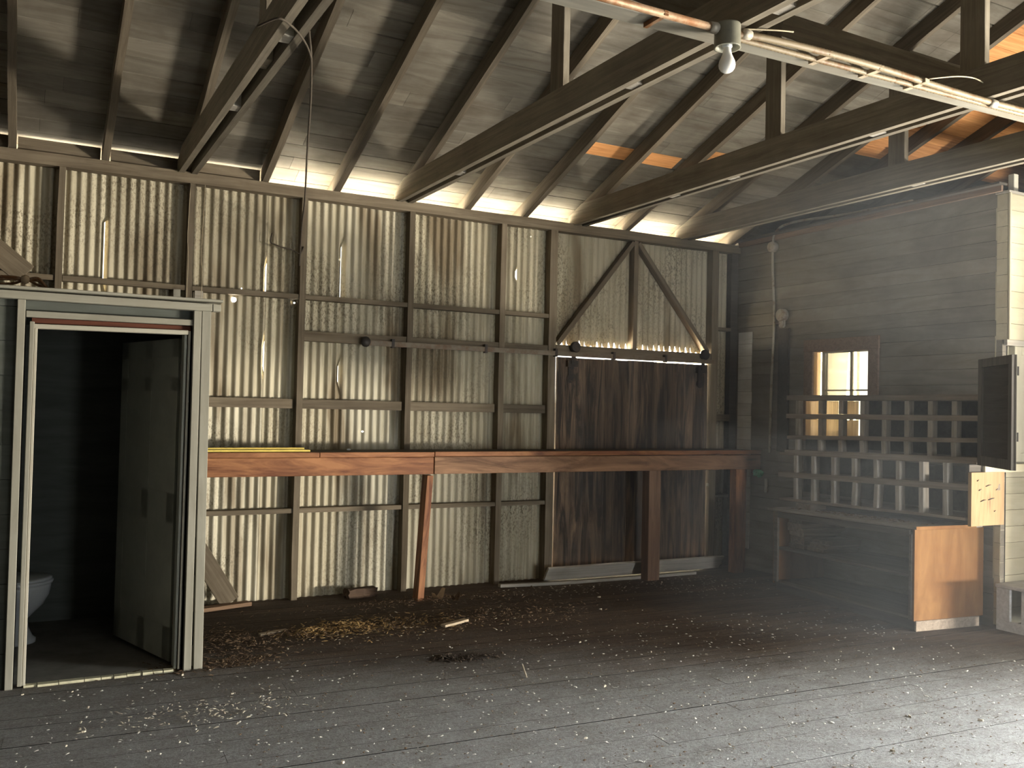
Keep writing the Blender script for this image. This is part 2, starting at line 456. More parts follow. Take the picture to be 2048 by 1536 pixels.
# ------------------------------------------------------------------ sliding door
bm = bmesh.new(); tl = tone_layer(bm); r = random.Random(5)
x = 4.414
while x < 6.225:
    w = min(r.choice([.098, .115, .12, .135]), 6.228-x); t = r.random()
    dz = r.uniform(-.006, .006)
    vs, fs = bx(bm, x, x+w-.003, 7.375+r.uniform(0, .004), 7.405, .06+dz, 2.078+dz*.4)
    for f in fs: f[tl] = t
    x += w
door = struct('door_1', bm, DOORP, recentre=False)
tag(door, 'dark weathered plank sliding door hanging on the rail behind the bench')
for x in (4.56, 6.12):
    h = obj('hanger', (lambda b: (lathe_bm(b, [(.0, -.02), (.045, -.02), (.052, -.012), (.038, 0), (.052, .012), (.045, .02), (0, .02)], (x, YF-.035, 2.175), 20, 'Y'), bx(b, x-.022, x+.022, YF-.012, YF-.004, 2.02, 2.20),
        bx(b, x-.055, x+.055, 7.330, 7.3745, 1.99, 2.05), bx(b, x-.028, x+.028, 7.362, 7.3745, 1.86, 1.99), b)[-1])(bmesh.new()), IRON, door)
    obj('strap', (lambda b: (lathe_bm(b, [(0, 0), (.045, 0), (.045, .006), (0, .006)], (x, 7.366, 1.88), 10, 'Y'), b)[-1])(bmesh.new()), IRON, h)
obj('hasp', (lambda b: (bx(b, 6.235, 6.262, 7.335, 7.37, .92, 1.0), bx(b, 6.225, 6.24, 7.335, 7.37, .83, .86), b)[-1])(bmesh.new()), GREYB, door)

t = thing('door_rail', 'rusty brown steel rail running along studs above the sliding door', 'rail', (4.3, YF, 2.12))
obj('rail', (lambda b: (bx(b, 2.49, 6.24, YF-.04, YF-.034, 2.085, 2.128), bx(b, 2.49, 6.24, YF-.034, YF-.012, 2.120, 2.128), bx(b, 2.49, 6.24, YF-.034, YF-.022, 2.085, 2.091), b)[-1])(bmesh.new()), RAILM, t)
for x in (2.74, 3.62, 4.35, 5.0, 5.62): box('bracket', x-.012, x+.012, YF-.045, YF-.003, 2.075, 2.15, IRON, t)
lathe('end_stop', [(0, -.02), (.035, -.02), (.045, 0), (.03, .03), (0, .03)], (2.50, YF-.03, 2.115), IRON, t, 14, 'Y')

# ------------------------------------------------------------------ roof
bm = bmesh.new(); tl = tone_layer(bm); r = random.Random(21)
def orange_at(x, y):
    if 4.10 < x < 4.58 and 6.44 < y < 6.64: return True
    if 4.66 < x < 5.10 and 6.44 < y < 6.60: return True
    if 5.25 < x < 5.80 and 6.30 < y < 6.46: return True
    if 5.92 < x < 6.50 and 6.26 < y < 6.78: return int((y-6.26)/.078) % 2 == 0
    if 6.25 < x < 6.5 and 5.08 < y < 5.25: return True
    if x > 6.55 and 4.2 < y < 6.0: return True
    return False
for side in (0, 1):
    y = 7.98 if side == 0 else -5.6
    while (y > YRIDGE-.02) if side == 0 else (y < YRIDGE+.02):
        step = -.155 if side == 0 else .155
        zy = (lambda yy: zr(yy)+RD) if side == 0 else (lambda yy: zr(2*YRIDGE-yy)+RD)
        x = -4.6+r.uniform(-1, 0)
        g = r.choice([.003, .005, .008, .004, .014])
        while x < 10:
            L = r.choice([1.2, 1.8, 2.4, 3.0]); xe = min(x+L, 10); tn = r.random()
            cuts = sorted({x, xe, *[c for c in (4.1, 4.58, 4.66, 5.1, 5.25, 5.8, 5.92, 6.25, 6.5, 6.55) if x < c < xe]})
            for c0, c1 in zip(cuts, cuts[1:]):
                ya, yb = y, y+step+(g if step < 0 else -g)
                mi = 1 if side == 0 and orange_at((c0+c1)/2, (ya+yb)/2) else 0
                q = [bm.verts.new((px, py, zy(py)+h)) for h in (0, .018) for px, py in ((c0, ya), (c1-.002, ya), (c1-.002, yb), (c0, yb))]
                for f in ((0,1,2,3), (4,5,6,7), (0,1,5,4), (1,2,6,5), (2,3,7,6), (3,0,4,7)):
                    F = bm.faces.new([q[k] for k in f]); F[tl] = tn if mi == 0 else r.random(); F.material_index = mi
            x = xe
        y += step
roof = struct('ceiling', bm, [ROOFB, ORANGE], recentre=False)
# tar paper skin over the boards keeps the sky out of the gaps
bm = bmesh.new()
for ys in ((8.0, YRIDGE), (YRIDGE, -5.7)):
    q = []
    for y in ys:
        yy = y if ys[0] > ys[1] and y >= YRIDGE and ys[0] == 8.0 else 2*YRIDGE-y
        z = zr(y if ys[0] == 8.0 else 2*YRIDGE-y)+RD+.021
        q += [(-4.7, y, z), (10.1, y, z)]
    vs = [bm.verts.new(p) for p in (q[0], q[1], q[3], q[2])]
    bm.faces.new(vs)
    vs2 = [bm.verts.new((p[0], p[1], p[2]+.01)) for p in (q[0], q[1], q[3], q[2])]
    bm.faces.new(vs2)
obj('roofing', bm, BLACK, roof)

def rafter_front(x, mat, parent, name='rafter', w=.05):
    d = RD/math.sqrt(1+SL*SL)
    up = Vector((0, SL, 1)).normalized()
    p0 = Vector((x, 7.90, zr(7.90)+RD/2)); p1 = Vector((x, YRIDGE, zr(YRIDGE)+RD/2))
    return beam(name, p0, p1, w, d-.004, mat, parent, up=up, warp=.003)
def rafter_rear(x, mat, parent, name='rafter', w=.05):
    up = Vector((0, -SL, 1)).normalized()
    p0 = Vector((x, -5.3, zr(2*YRIDGE+5.3)+RD/2)); p1 = Vector((x, YRIDGE-.01, zr(YRIDGE)+RD/2))
    return beam(name, p0, p1, w, RD/math.sqrt(1+SL*SL)-.004, mat, parent, up=up)
RX = [(-.73, None), (-.134, 'sloping roof rafter at the far left edge above the toilet room'),
      (.472, 'sloping roof rafter second from the left, above the toilet room door'),
      (1.646, 'sloping rafter just right of the leftmost truss, behind the hanging cable'),
      (2.237, 'sloping rafter midway between the two leftmost trusses, foot bright at the eave'),
      (3.443, 'sloping rafter whose foot rests just right of the truss carrying the bulb'),
      (4.029, 'sloping rafter just left of the leftmost small orange roof patch'),
      (5.167, 'sloping rafter just right of the truss that ends above the door brace'),
      (6.513, 'sloping rafter in the back right corner above the corner window wall'),
      (7.10, 'dark rafter above the office roof among the orange roof boards'),
      (7.70, 'dark rafter crossing the orange roof boards at the right edge'),
      (8.3, None)]
for x, lab in RX:
    if lab is None: lab = 'sloping roof rafter beyond the frame on the %s side' % ('left' if x < 0 else 'right')
    t = thing('roof_rafter', lab, 'rafter', (x, 7.3, 3.36), 'common rafters under the roof boards')
    rafter_front(x, RAFT, t)

# ------------------------------------------------------------------ trusses
TX = [(1.05, 'leftmost roof truss, its chord foot above the toilet room corner and a cable on it'),
      (2.83, 'roof truss that carries the bare bulb fixture under its chord'),
      (4.60, 'roof truss crossing the upper right with a web triangle and diagonal'),
      (5.87, 'roof truss nearest the right wall, its chord running just above the office')]
ZC0, ZC1 = 3.332, 3.512
for i, (x, lab) in enumerate(TX):
    t = thing('roof_truss', lab, 'roof truss', (x, 7.3, 3.332), 'roof trusses of paired boards')
    for s in (-1, 1):
        xx = x+s*.047
        # chord end is clipped to the roof slope
        bm = bmesh.new()
        y1 = 7.42; prof = [(y1, ZC0), (y1, min(ZC1, zr(y1)+.10)), (7.2, min(ZC1, zr(7.2)+.10)), (6.9, ZC1), (3.0, ZC1+.002), (-5.0, ZC1), (-5.0, ZC0), (3.0, ZC0-.003)]
        a = [bm.verts.new((xx-.021, p, q)) for p, q in prof]; b = [bm.verts.new((xx+.021, p, q)) for p, q in prof]
        bm.faces.new(a); bm.faces.new(b[::-1])
        for k in range(len(prof)): bm.faces.new((a[k], b[k], b[(k+1) % len(prof)], a[(k+1) % len(prof)]))
        # turn the grain along X: local frame with X = -Y
        M = frame_mtx((xx, 7.42, ZC0), (xx, -5, ZC0)); bm.transform(M.inverted())
        obj('bottom_chord', bm, TRUSS, t, mtx=M)
    rafter_front(x, RAFT, t, 'top_chord', .048); rafter_rear(x, RAFT, t, 'top_chord', .048)
    for yv, dep in ((4.775, .15), (3.245, .15), (1.2, .16)):
        beam('web_post', (x, yv, ZC0+.02), (x, yv, zr(max(yv, 1.2))+.02), .046, dep, TRUSS, t, up=(0, 1, 0))
    def diag(ya, za, yb, zb):
        beam('web_diagonal', (x, ya, za), (x, yb, zb), .044, .15, TRUSS, t, up=(0, .6, .8))
    if i >= 1:
        diag(4.70, zr(4.7)-.06, 3.33, ZC0+.15); diag(3.17, zr(3.17)-.08, 1.3, ZC0+.15)
    for yb in ((5.55, 4.35), (6.2, 4.0, 2.9), (5.9, 5.2, 3.9), (4.6, 3.2))[i]:
        box('packing_block', x-.0255, x+.0255, yb-.05, yb+.05, ZC0+.004, ZC0+.09, GREYB, t)

# ------------------------------------------------------------------ light board, conduits, bulb
t = thing('tie_board', 'long pale board fixed across under the trusses, carrying electric conduit', 'board', (3, 3.29, 3.3))
beam('plank', (-2.5, 3.33, 3.316), (7.28, 3.134, 3.316), .112, .026, wood('pale_tie_wood', (.17, .16, .133), (.255, .24, .197), fine=14, var=0, stain=(.19, .155, .105, 1), stain_amt=.4), t)
c = thing('conduit', 'rust brown conduit pipe along the pale board, entering the bulb fixture from left', 'conduit', (1, 3.21, 3.31))
tube('pipe', [(-2.5, 3.20, 3.298), (1.9, 3.125, 3.295), (2.62, 3.112, 3.290)], .017, RUST, c, 10)
lathe('connector', [(0, -.03), (.024, -.03), (.026, 0), (.022, .03), (0, .03)], (2.635, 3.112, 3.290), METAL, c, 14, 'X')
for x in (.4, 1.6, 2.35): box('strap', x, x+.02, 3.10, 3.30-.02*x, 3.281, 3.3025, RUST, c)
c = thing('armoured_cable', 'ribbed tan armoured cable along the pale board, right of the bulb', 'cable', (3, 3.2, 3.31))
def ribs(x0, x1, y0, y1, z, rad, step=.022):
    pts = []; n = int((x1-x0)/step)
    return [(x0+(x1-x0)*i/n, y0+(y1-y0)*i/n, z) for i in range(n+1)], n
pts, n = ribs(2.76, 4.9, 3.155, 3.125, 3.293, .012)
bm = bmesh.new(); tube_bm(bm, [Vector(a).lerp(Vector(b), f) for a, b in zip(pts, pts[1:]) for f in (0, .5)], lambda u: .0115+.0035*(int(u*2*n+.5) % 2), 8)
obj('sheath', bm, BXC, c, True)
c = thing('armoured_cable', 'thicker armoured cable bowed away from the pale board, upper of the two', 'cable', (3, 3.15, 3.31))
P2 = smoothpath([(2.755, 3.10, 3.285), (2.9, 3.085, 3.292), (3.2, 3.07, 3.295), (3.6, 3.068, 3.296), (4.0, 3.085, 3.296), (4.45, 3.10, 3.296), (5.0, 3.09, 3.296), (7.28, 3.05, 3.296)], 40)
bm = bmesh.new(); tube_bm(bm, P2, lambda u: .0145+.003*(int(u*len(P2)+.5) % 2), 8); obj('sheath', bm, BXC, c, True)
for x, y in ((2.80, 3.096), (4.55, 3.10)): lathe('coupling', [(0, -.025), (.021, -.025), (.023, 0), (.021, .025), (0, .025)], (x, y, 3.292), METAL, c, 12, 'X')
for x in (3.28, 3.62, 3.95): box('clip', x, x+.03, 3.055, 3.19, 3.3125-.03, 3.3025, CARD, c)
tag(tube('wire', smoothpath([(2.78, 3.09, 3.31), (2.95, 3.06, 3.33), (3.06, 3.07, 3.35)], 5), .0035, PALEW, None, 6), 'thin stiff wire springing up behind the bulb fixture', 'wire')
tag(tube('wire', smoothpath([(3.97, 3.05, 3.30), (4.2, 3.06, 3.36), (4.4, 3.10, 3.40), (4.57, 3.16, 3.42)], 5), .0035, PALEW, None, 6), 'thin pale wire bending off the armoured cable toward the web post', 'wire')

bl = thing('ceiling_light', 'grey round ceiling fixture with a bare white bulb below the truss', 'light', (2.70, 3.105, 3.2))
lathe('canopy', [(.03, .105), (.056, .105), (.058, .098), (.058, .005), (.060, 0), (.052, 0), (.048, .02), (.04, .06), (.022, .06)], (2.70, 3.105, 3.212), FIXT, bl, 36)
lathe('socket', [(.018, .055), (.022, .05), (.022, -.002), (.018, -.006)], (2.70, 3.105, 3.218), PORC, bl, 20)
prof = [(.004, -.108), (.016, -.105), (.027, -.098), (.035, -.086), (.0375, -.072), (.035, -.056), (.028, -.040), (.021, -.024), (.0175, -.006), (.0165, .012), (.0165, .02)]
lathe('bulb', prof, (2.70, 3.105, 3.208), BULB, bl, 32)

# ------------------------------------------------------------------ hanging cables on the left
pts = [(1.145, 4.36, 3.72), (1.152, 4.35, 3.547), (1.166, 4.37, 3.403), (1.203, 4.455, 3.31), (1.381, 5.1, 3.314), (1.558, 5.8, 3.222), (1.738, 6.5, 3.053), (1.894, 7.15, 2.996), (1.93, 7.322, 2.70)]
c = thing('hanging_cable', 'thin dark cable sagging from the leftmost truss down to a wall stud', 'cable', pts[0])
tube('cord', smoothpath(pts, 6), .0065, CABLE, c, 6)
tube('branch', smoothpath([(.885, 4.21, 3.312), (.925, 4.12, 3.316), (.954, 4.079, 3.315), (1.007, 4.11, 3.312), (1.077, 4.198, 3.31), (1.146, 4.321, 3.31), (1.203, 4.455, 3.31)], 5), .0055, CABLE, c, 6)
tag(tube('wire', smoothpath([(1.96, 7.325, 2.86), (1.93, 7.32, 2.80), (1.86, 7.33, 2.83), (1.79, 7.34, 2.84), (1.73, 7.35, 2.86), (1.70, 7.36, 2.88), (1.715, 7.36, 2.95)], 5), .006, CABLE, None, 6), 'short dark stub of wire curling off the stud onto the iron', 'wire')
for x, zt, lab in ((1.055, 2.86, 'thin pale string hanging down beside the stud above the toilet room'), (1.16, 2.75, 'thin pale string hanging left of the bright nail hole')):
    tag(tube('string', smoothpath([(x+.02, 7.327, 3.275), (x+.005, 7.31, zt), (x+.012, 7.29, zt-.2), (x, 7.25, 2.19)], 4), .0025, PALEW, None, 5), lab, 'string')

# ------------------------------------------------------------------ workbench
t = thing('workbench', 'long reddish brown wooden workbench fixed along the corrugated wall', 'workbench', (3.7, 7.1, 0))
YB = 6.93
beam('bench_top', (1.0, 7.14, 1.193), (6.50, 7.14, 1.197), .375, .038, DARKW, t)
for a, b, z in ((1.0, 2.026, 1.193), (2.029, 2.99, 1.192), (2.995, 6.56, 1.195)):
    beam('edge_strip', (a, YB+.02, z), (b, YB+.02, z+.004 if b > 6 else z), .042, .040, BENCH, t)
beam('fascia', (1.0, YB+.022, 1.102), (2.986, YB+.022, 1.100), .038, .140, BENCH, t)
beam('fascia', (2.995, YB+.024, 1.102), (6.56, YB+.024, 1.10), .038, .142, wood('faded_redwood_fascia', (.13, .065, .033), (.36, .20, .11), lo=.37, hi=.64, knots=.8, fine=8, rough=.65), t)
beam('leg', (2.898, 6.985, -.02), (2.958, 6.985, 1.02), .056, .108, BENCH, t, up=(0, 1, 0))
beam('leg', (5.262, 7.005, -.02), (5.258, 7.005, 1.17), .135, .11, wood('brown_leg', (.15, .08, .05), (.30, .19, .12), fine=16), t, up=(0, 1, 0))
beam('leg', (6.335, 7.015, -.02), (6.340, 7.015, 1.17), .14, .09, BENCH, t, up=(0, 1, 0))
for i, (xe, y, z, lab) in enumerate(((1.965, 6.985, 1.222, 'yellow rod on the bench end, front one of two'), (1.93, 7.03, 1.236, 'yellow rod on the bench end, rear one lying slightly higher'))):
    tag(beam('yellow_rod', (1.0, y, z), (xe, y, z), .022, .018, YELL), lab, 'rod', 'yellow rods on the bench')
tag(obj('white_scrap', (lambda b: (bmesh.ops.create_icosphere(b, subdivisions=2, radius=.014, matrix=Matrix.Translation((2.33, 7.15, 1.223)) @ Matrix.Diagonal((1.3, .8, .6, 1))), b)[-1])(bmesh.new()), PORC), 'small white scrap lying on the bench top', 'scrap')

# ------------------------------------------------------------------ toilet room
YP = 5.685
bm = bmesh.new(); tl = tone_layer(bm)
def boards_x(bm, x0, x1, y0, y1, z0, z1, h, gap=.003, seed=1):
    r = random.Random(seed); z = z0
    while z < z1-.004:
        zt = min(z+h, z1); t = r.random(); d = r.uniform(0, .003)
        vs, fs = bx(bm, x0, x1, y0+d, y1, z, zt-gap)
        for f in fs: f[tl] = t
        z += h
boards_x(bm, -2.9, -.03, YP+.02, YP+.05, 0, 2.13, .19, seed=4)
boards_x(bm, -.03, .90, YP+.03, YP+.05, 2.045, 2.13, .19, seed=5)
bx(bm, .90, .96, YP+.03, YP+.05, 0, 2.13)
bx(bm, .93, .96, YP+.05, YW-.12, 0, 2.13); bx(bm, -2.9, -2.87, YP+.05, YW-.12, 0, 2.13); bx(bm, -2.9, .96, YW-.15, YW-.12, 0, 2.13)
bx(bm, -2.9, .96, YP+.05, YW-.12, 2.10, 2.13)
part = struct('wall_partition', bm, BATHW, recentre=False)
box('jamb_lining', -.012, -.004, YP+.02, YP+.16, 0, 2.03, BLACK, part)
box('jamb_lining', .868, .874, YP+.02, YP+.16, 0, 2.03, BLACK, part)
beam('cap_board', (-2.9, YP-.02, 2.178), (1.03, YP-.02, 2.190), .10, .016, TRIM, part)
beam('cap_board', (-2.9, YP+.9, 2.176), (1.0, YP+.9, 2.18), 1.7, .014, TRIM, part)
beam('cornice', (-2.9, YP-.012, 2.145), (.972, YP-.012, 2.150), .06, .044, TRIM, part)
beam('cornice', (.975, YP-.010, 2.150), (1.022, YP-.010, 2.151), .066, .044, TRIM, part)
beam('casing', (-.028, YP, 0), (-.031, YP, 2.128), .04, .035, TRIM, part, up=(0, 1, 0))
beam('casing', (.896, YP-.004, 0), (.893, YP-.004, 2.128), .044, .04, TRIM, part, up=(0, 1, 0))
beam('corner_board', (.957, YP, 0), (.944, YP, 2.13), .052, .04, TRIM, part, up=(0, 1, 0))
for z0, z1 in ((.02, .14), (.34, .56), (.78, .98), (1.08, 1.38), (1.42, 1.86)): box('filler_strip', .916, .929, YP+.005, YP+.02, z0, z1, TRIM, part)
beam('head_casing', (-.008, YP+.004, 2.050), (.872, YP+.004, 2.056), .03, .035, TRIM, part)
beam('head_packing', (.02, YP+.03, 2.018), (.866, YP+.03, 2.022), .02, .03, REDP, part)
beam('head_stop', (.034, YP+.02, 1.985), (.846, YP+.02, 1.996), .05, .026, TRIML, part)
beam('jamb', (.024, YP+.012, .01), (.024, YP+.012, 2.01), .024, .04, TRIM, part, up=(0, 1, 0))
beam('door_stop', (.045, YP+.016, .01), (.044, YP+.016, 1.985), .016, .035, TRIML, part, up=(0, 1, 0))
beam('jamb', (.850, YP+.02, .01), (.853, YP+.02, 2.005), .014, .05, TRIM, part, up=(0, 1, 0))
beam('jamb', (.832, YP+.06, .01), (.834, YP+.06, 1.99), .016, .10, DOORL, part, up=(0, 1, 0))
bm = bmesh.new(); r = random.Random(8); x = .045
while x < .82:
    w = r.uniform(.05, .13); xe = min(x+w, .825)
    bx(bm, x, xe-.004, YP-.012+r.uniform(-.006, .006), YP+.03, 0, .012+r.uniform(0, .004)); x = xe
tag(obj('door_sill', bm, plain('worn_cream_sill', (.55, .52, .36), .8, mottled=.3), part))
box('room_floor', -2.85, .92, YP+.05, YW-.16, -.002, .006, plain('grey_room_floor', (.20, .19, .165), .6, mottled=.25, scale=6), part)
# open door leaf
H0, H1 = Vector((.826, 5.80, .03)), Vector((.585, 6.60, .03))
M = frame_mtx(H0, H1); Ld = (H1-H0).length; Hd = 1.935
bm = bmesh.new(); bx(bm, 0, Ld, -.016, .016, 0, Hd)
for x0, x1 in ((0, .10), (Ld/2-.05, Ld/2+.05), (Ld-.10, Ld)): bx(bm, x0, x1, -.018, .018, 0, Hd)
for z0, z1 in ((0, .2), (.82, 1.0), (1.62, 1.70), (Hd-.11, Hd)): bx(bm, 0, Ld, -.018, .018, z0, z1)
d2 = struct('door_2', bm, DOORL, mtx=M)
tag(d2, 'plain grey green door leaf standing open into the toilet room')
lathe('door_knob', [(0, -.06), (.02, -.058), (.027, -.045), (.02, -.028), (.01, -.022), (.022, -.02), (.022, 0), (0, 0)], M @ Vector((Ld-.06, -.021, .95)), METAL, d2, 16, 'Y')
for z in (.25, 1.72): box("hinge", .823, .835, 5.775, 5.79, z, z+.09, METAL, d2)

# toilet: facing +X, only its front half shows past the casing
tx, ty = -.09, 6.72
wc = thing('toilet', 'white porcelain toilet in the dark toilet room behind the left jamb', 'toilet', (tx, ty, 0))
def loft(bm, secs, n=28):
    rings = []
    for z, cx, rx, ry in secs:
        rings.append([bm.verts.new((tx+cx+rx*math.cos(2*math.pi*k/n)*(1 if math.cos(2*math.pi*k/n) > 0 else .8), ty+ry*math.sin(2*math.pi*k/n), z)) for k in range(n)])
    for a, b in zip(rings, rings[1:]):
        for k in range(n): bm.faces.new((a[k], a[(k+1) % n], b[(k+1) % n], b[k]))
    bm.faces.new(rings[0][::-1]); bm.faces.new(rings[-1])
bm = bmesh.new(); loft(bm, [(0, .02, .185, .13), (.03, .02, .185, .13), (.045, .02, .165, .115), (.10, .02, .14, .10), (.16, .02, .135, .095), (.20, .03, .165, .115), (.25, .04, .205, .15), (.31, .05, .225, .175), (.36, .05, .235, .185), (.385, .05, .235, .185)]); obj('bowl', bm, PORC, wc, True)
bm = bmesh.new(); loft(bm, [(.386, .045, .25, .195), (.40, .045, .255, .20), (.408, .045, .25, .195)]); obj('seat', bm, PORC, wc, True)
bm = bmesh.new(); loft(bm, [(.409, .04, .25, .195), (.422, .04, .25, .195), (.430, .04, .235, .18)]); obj('lid', bm, PORC, wc, True)
box('tank', tx-.42, tx-.22, ty-.23, ty+.23, .38, .76, PORC, wc, .02)
# bundle of cable on the roof of the toilet room, small tile
cb = thing('cable_bundle', 'knotted bundle of brown cable lying on top of the toilet room', 'cable', (-.05, 6.4, 2.2))
for k, (dz, dy, q) in enumerate(((0, 0, 0), (.02, .05, .02), (-.025, .03, -.03), (.01, -.03, .05))):
    tube('cable_strand', smoothpath([(-.9, 6.4+dy, 2.27+dz), (-.4, 6.42+dy, 2.30+dz), (-.10, 6.4+dy, 2.315+dz), (-.02, 6.4, 2.318), (.05, 6.4+dy, 2.318+dz), (.10, 6.38, 2.275), (.135+q*.3, 6.36, 2.205+abs(dz))], 5), .010-.001*k, RUST if k != 1 else CARD, cb, 6)
lathe('knot', [(0, -.025), (.022, -.02), (.03, 0), (.022, .02), (0, .025)], (-.02, 6.39, 2.318), CARD, cb, 12, 'X')
tube('tail', [(-.022, 6.39, 2.31), (-.035, 6.39, 2.25), (-.03, 6.39, 2.205)], .007, CARD, cb, 6)
tag(obj('tile', (lambda b: (lathe_bm(b, [(0, 0), (.075, 0), (.08, .006), (.075, .012), (0, .012)], (0, 0, 0), 24, 'Y', 1, .7), b.transform(Matrix.Translation((.28, 7.20, 2.245))), b)[-1])(bmesh.new()), CARD), 'rounded tan tile standing behind the toilet room roof edge', 'tile')

# ------------------------------------------------------------------ office side wall (right) with window
bm = bmesh.new(); tl = tone_layer(bm)
WY0, WY1, WZ0, WZ1 = 5.642, 6.292, 1.40, 2.184
r = random.Random(15); z = 0
while z < 3.36:
    zt = min(z+.124, 3.36); t = r.random(); d = r.uniform(0, .004)
    segs = [(YO, 7.44)] if (zt < WZ0 or z > WZ1) else [(YO, WY0-.02), (WY1+.02, 7.44)]
    for a, b in segs:
        vs, fs = bx(bm, XR+d, XR+.06, a, b, z, zt-.003)
        for f in fs: f[tl] = t
    z += .124
bx(bm, XR+.05, XR+.062, YO, WY0-.015, -.02, 3.36); bx(bm, XR+.05, XR+.062, WY1+.015, 7.44, -.02, 3.36); bx(bm, XR+.05, XR+.062, WY0-.015, WY1+.015, -.02, WZ0-.01); bx(bm, XR+.05, XR+.062, WY0-.015, WY1+.015, WZ1+.01, 3.36)
wr = struct('wall_right', bm, RWALL, recentre=False)
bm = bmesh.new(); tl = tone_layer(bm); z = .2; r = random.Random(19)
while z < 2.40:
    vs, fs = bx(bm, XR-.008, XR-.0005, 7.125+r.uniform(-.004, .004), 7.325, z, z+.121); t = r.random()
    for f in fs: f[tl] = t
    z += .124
obj('lit_strip_boards', bm, wood('painted_light_boards', (.55, .54, .50), (.76, .75, .71), axis='y', fine=9, stain=(.45, .38, .27, 1), tone=.15, var=0), wr)  # pale colour stands in for light falling on the wall by the corner
beam('top_trim', (XR-.012, YO, 3.37), (XR-.012, 7.33, 3.35), .025, .05, CASE, wr)
beam('top_trim', (XR-.03, YO-.02, 3.40), (XR-.03, 7.33, 3.385), .10, .018, DARKW, wr)
box('wall_board', XR-.025, XR-.002, 6.60, 6.735, 1.22, 2.43, DARKW, wr)
win = thing('window_1', 'small bright window in brown casing above the pigeonhole shelves', None, (XR, 5.97, 1.4), kind='structure')
for nm, a in (('casing', (XR-.022, XR, 5.535, 5.645, 1.36, 2.185)), ('casing', (XR-.022, XR, 6.29, 6.40, 1.36, 2.185)), ('casing', (XR-.024, XR, 5.53, 6.405, 2.185, 2.30)), ('sill', (XR-.045, XR+.02, 5.53, 6.40, 1.34, 1.385))):
    box(nm, *a, CASE, win, .003)
for a in ((XR, XR+.09, 5.63, 5.645, 1.385, 2.19), (XR, XR+.09, 6.289, 6.304, 1.385, 2.19), (XR, XR+.09, 5.63, 6.304, 2.184, 2.2), (XR, XR+.09, 5.63, 6.304, 1.37, 1.385)):
    box('reveal', *a, PINE, win)
for a in ((5.645, 5.66, 1.385, 2.184), (6.20, 6.24, 1.385, 2.184), (5.885, 5.905, 1.385, 2.184)):
    box('muntin', XR+.05, XR+.08, a[0], a[1], a[2], a[3], CREAMV, win)
for z0, z1 in ((1.815, 1.828), (1.385, 1.41), (2.172, 2.184)): box('muntin', XR+.05, XR+.08, 5.645, 6.24, z0, z1, CREAMV, win)
box('glass', XR+.062, XR+.066, 5.645, 6.24, 1.39, 2.184, GLASS, win)

c = thing('conduit', 'thin conduit bent off the ceiling down the office wall left of the window', 'conduit', (XR-.02, 6.83, 2.3))
tube('pipe', smoothpath([(XR-.02, 5.2, 3.42), (XR-.02, 5.887, 3.43), (XR-.02, 6.45, 3.465), (XR-.02, 6.70, 3.455), (XR-.02, 6.80, 3.40), (XR-.02, 6.832, 3.30), (XR-.02, 6.83, 3.0), (XR-.02, 6.80, 2.52), (XR-.02, 6.825, 1.9), (XR-.02, 6.836, 1.20)], 6), .0125, METAL, c, 10)
lathe('junction_box', [(0, -.055), (.05, -.055), (.053, -.05), (.053, 0), (0, 0)], (XR, 6.83, 3.262), METAL, c, 24, 'X')
s = thing('round_switch_box', 'round grey box on the office wall beside the conduit', 'electrical box', (XR, 6.68, 2.55))
lathe('box', [(0, -.06), (.055, -.06), (.062, -.05), (.062, 0), (0, 0)], (XR-.002, 6.685, 2.565), METAL, s, 24, 'X')
obj('neck', (lambda b: (bx(b, XR-.05, XR-.004, 6.65, 6.72, 2.44, 2.53), bmesh.ops.bevel(b, geom=b.edges[:], offset=.012, segments=2, affect='EDGES'), b)[-1])(bmesh.new()), METAL, s)
bm = bmesh.new(); bmesh.ops.create_icosphere(bm, subdivisions=3, radius=.055)
r = random.Random(2)
for v in bm.verts: v.co *= r.uniform(.72, 1.12); v.co.z *= .75; v.co.y *= 1.35; v.co.x *= .5
bm.transform(Matrix.Translation((XR-.06, 6.95, .99)))
tag(obj('plastic_bag', bm, GREEN), 'crumpled green plastic film hanging at the bench end', 'plastic')
tag(box('strap', XR-.02, XR-.008, 6.865, 6.90, .80, .935, GREYB), 'short pale strap hanging on the wall under the green film', 'strap')

# ------------------------------------------------------------------ office front (cream siding)
bm = bmesh.new(); tl = tone_layer(bm)
boards_x(bm, XR, 7.3, YO, YO+.05, .02, 1.19, .125, seed=31)
boards_x(bm, XR+.1, 7.3, YO+.02, YO+.05, 1.19, 2.16, .125, seed=32)
bx(bm, XR+.001, 7.3, YO+.051, YO+.06, -.02, 3.3)
wf = struct('wall_front_right', bm, CREAM, recentre=False)
bm = bmesh.new(); tl = tone_layer(bm)
boards_x(bm, XR, 7.3, YO-.04, YO+.05, 2.20, 3.33, .125, seed=33)
o = obj('bulkhead', bm, CREAM, wf, recentre=False)
beam('bulkhead_trim', (XR-.004, YO-.03, 2.178), (7.3, YO-.03, 2.178), .03, .045, GREYB, wf)
beam('corner_strip', (XR+.01, YO-.05, 2.2), (XR+.008, YO-.05, 3.33), .02, .018, CREAM, wf, up=(0, 1, 0))
box('top_cap', XR-.01, 7.3, YO-.055, YO+.06, 3.33, 3.345, GREYB, wf)
beam('roof_post', (6.75, YO+.02, 3.34), (6.75, YO+.02, 3.50), .055, .05, TRIML, wf, up=(0, 1, 0))
cd = thing('cupboard_door', 'shut cream framed cupboard door in the office front at the right edge', 'cupboard', (6.9, YO, 1.26))  # only the shut door is built, no cupboard behind it
box('panel', 6.735, 7.14, YO-.012, YO+.02, 1.27, 2.155, CREAMV, cd)
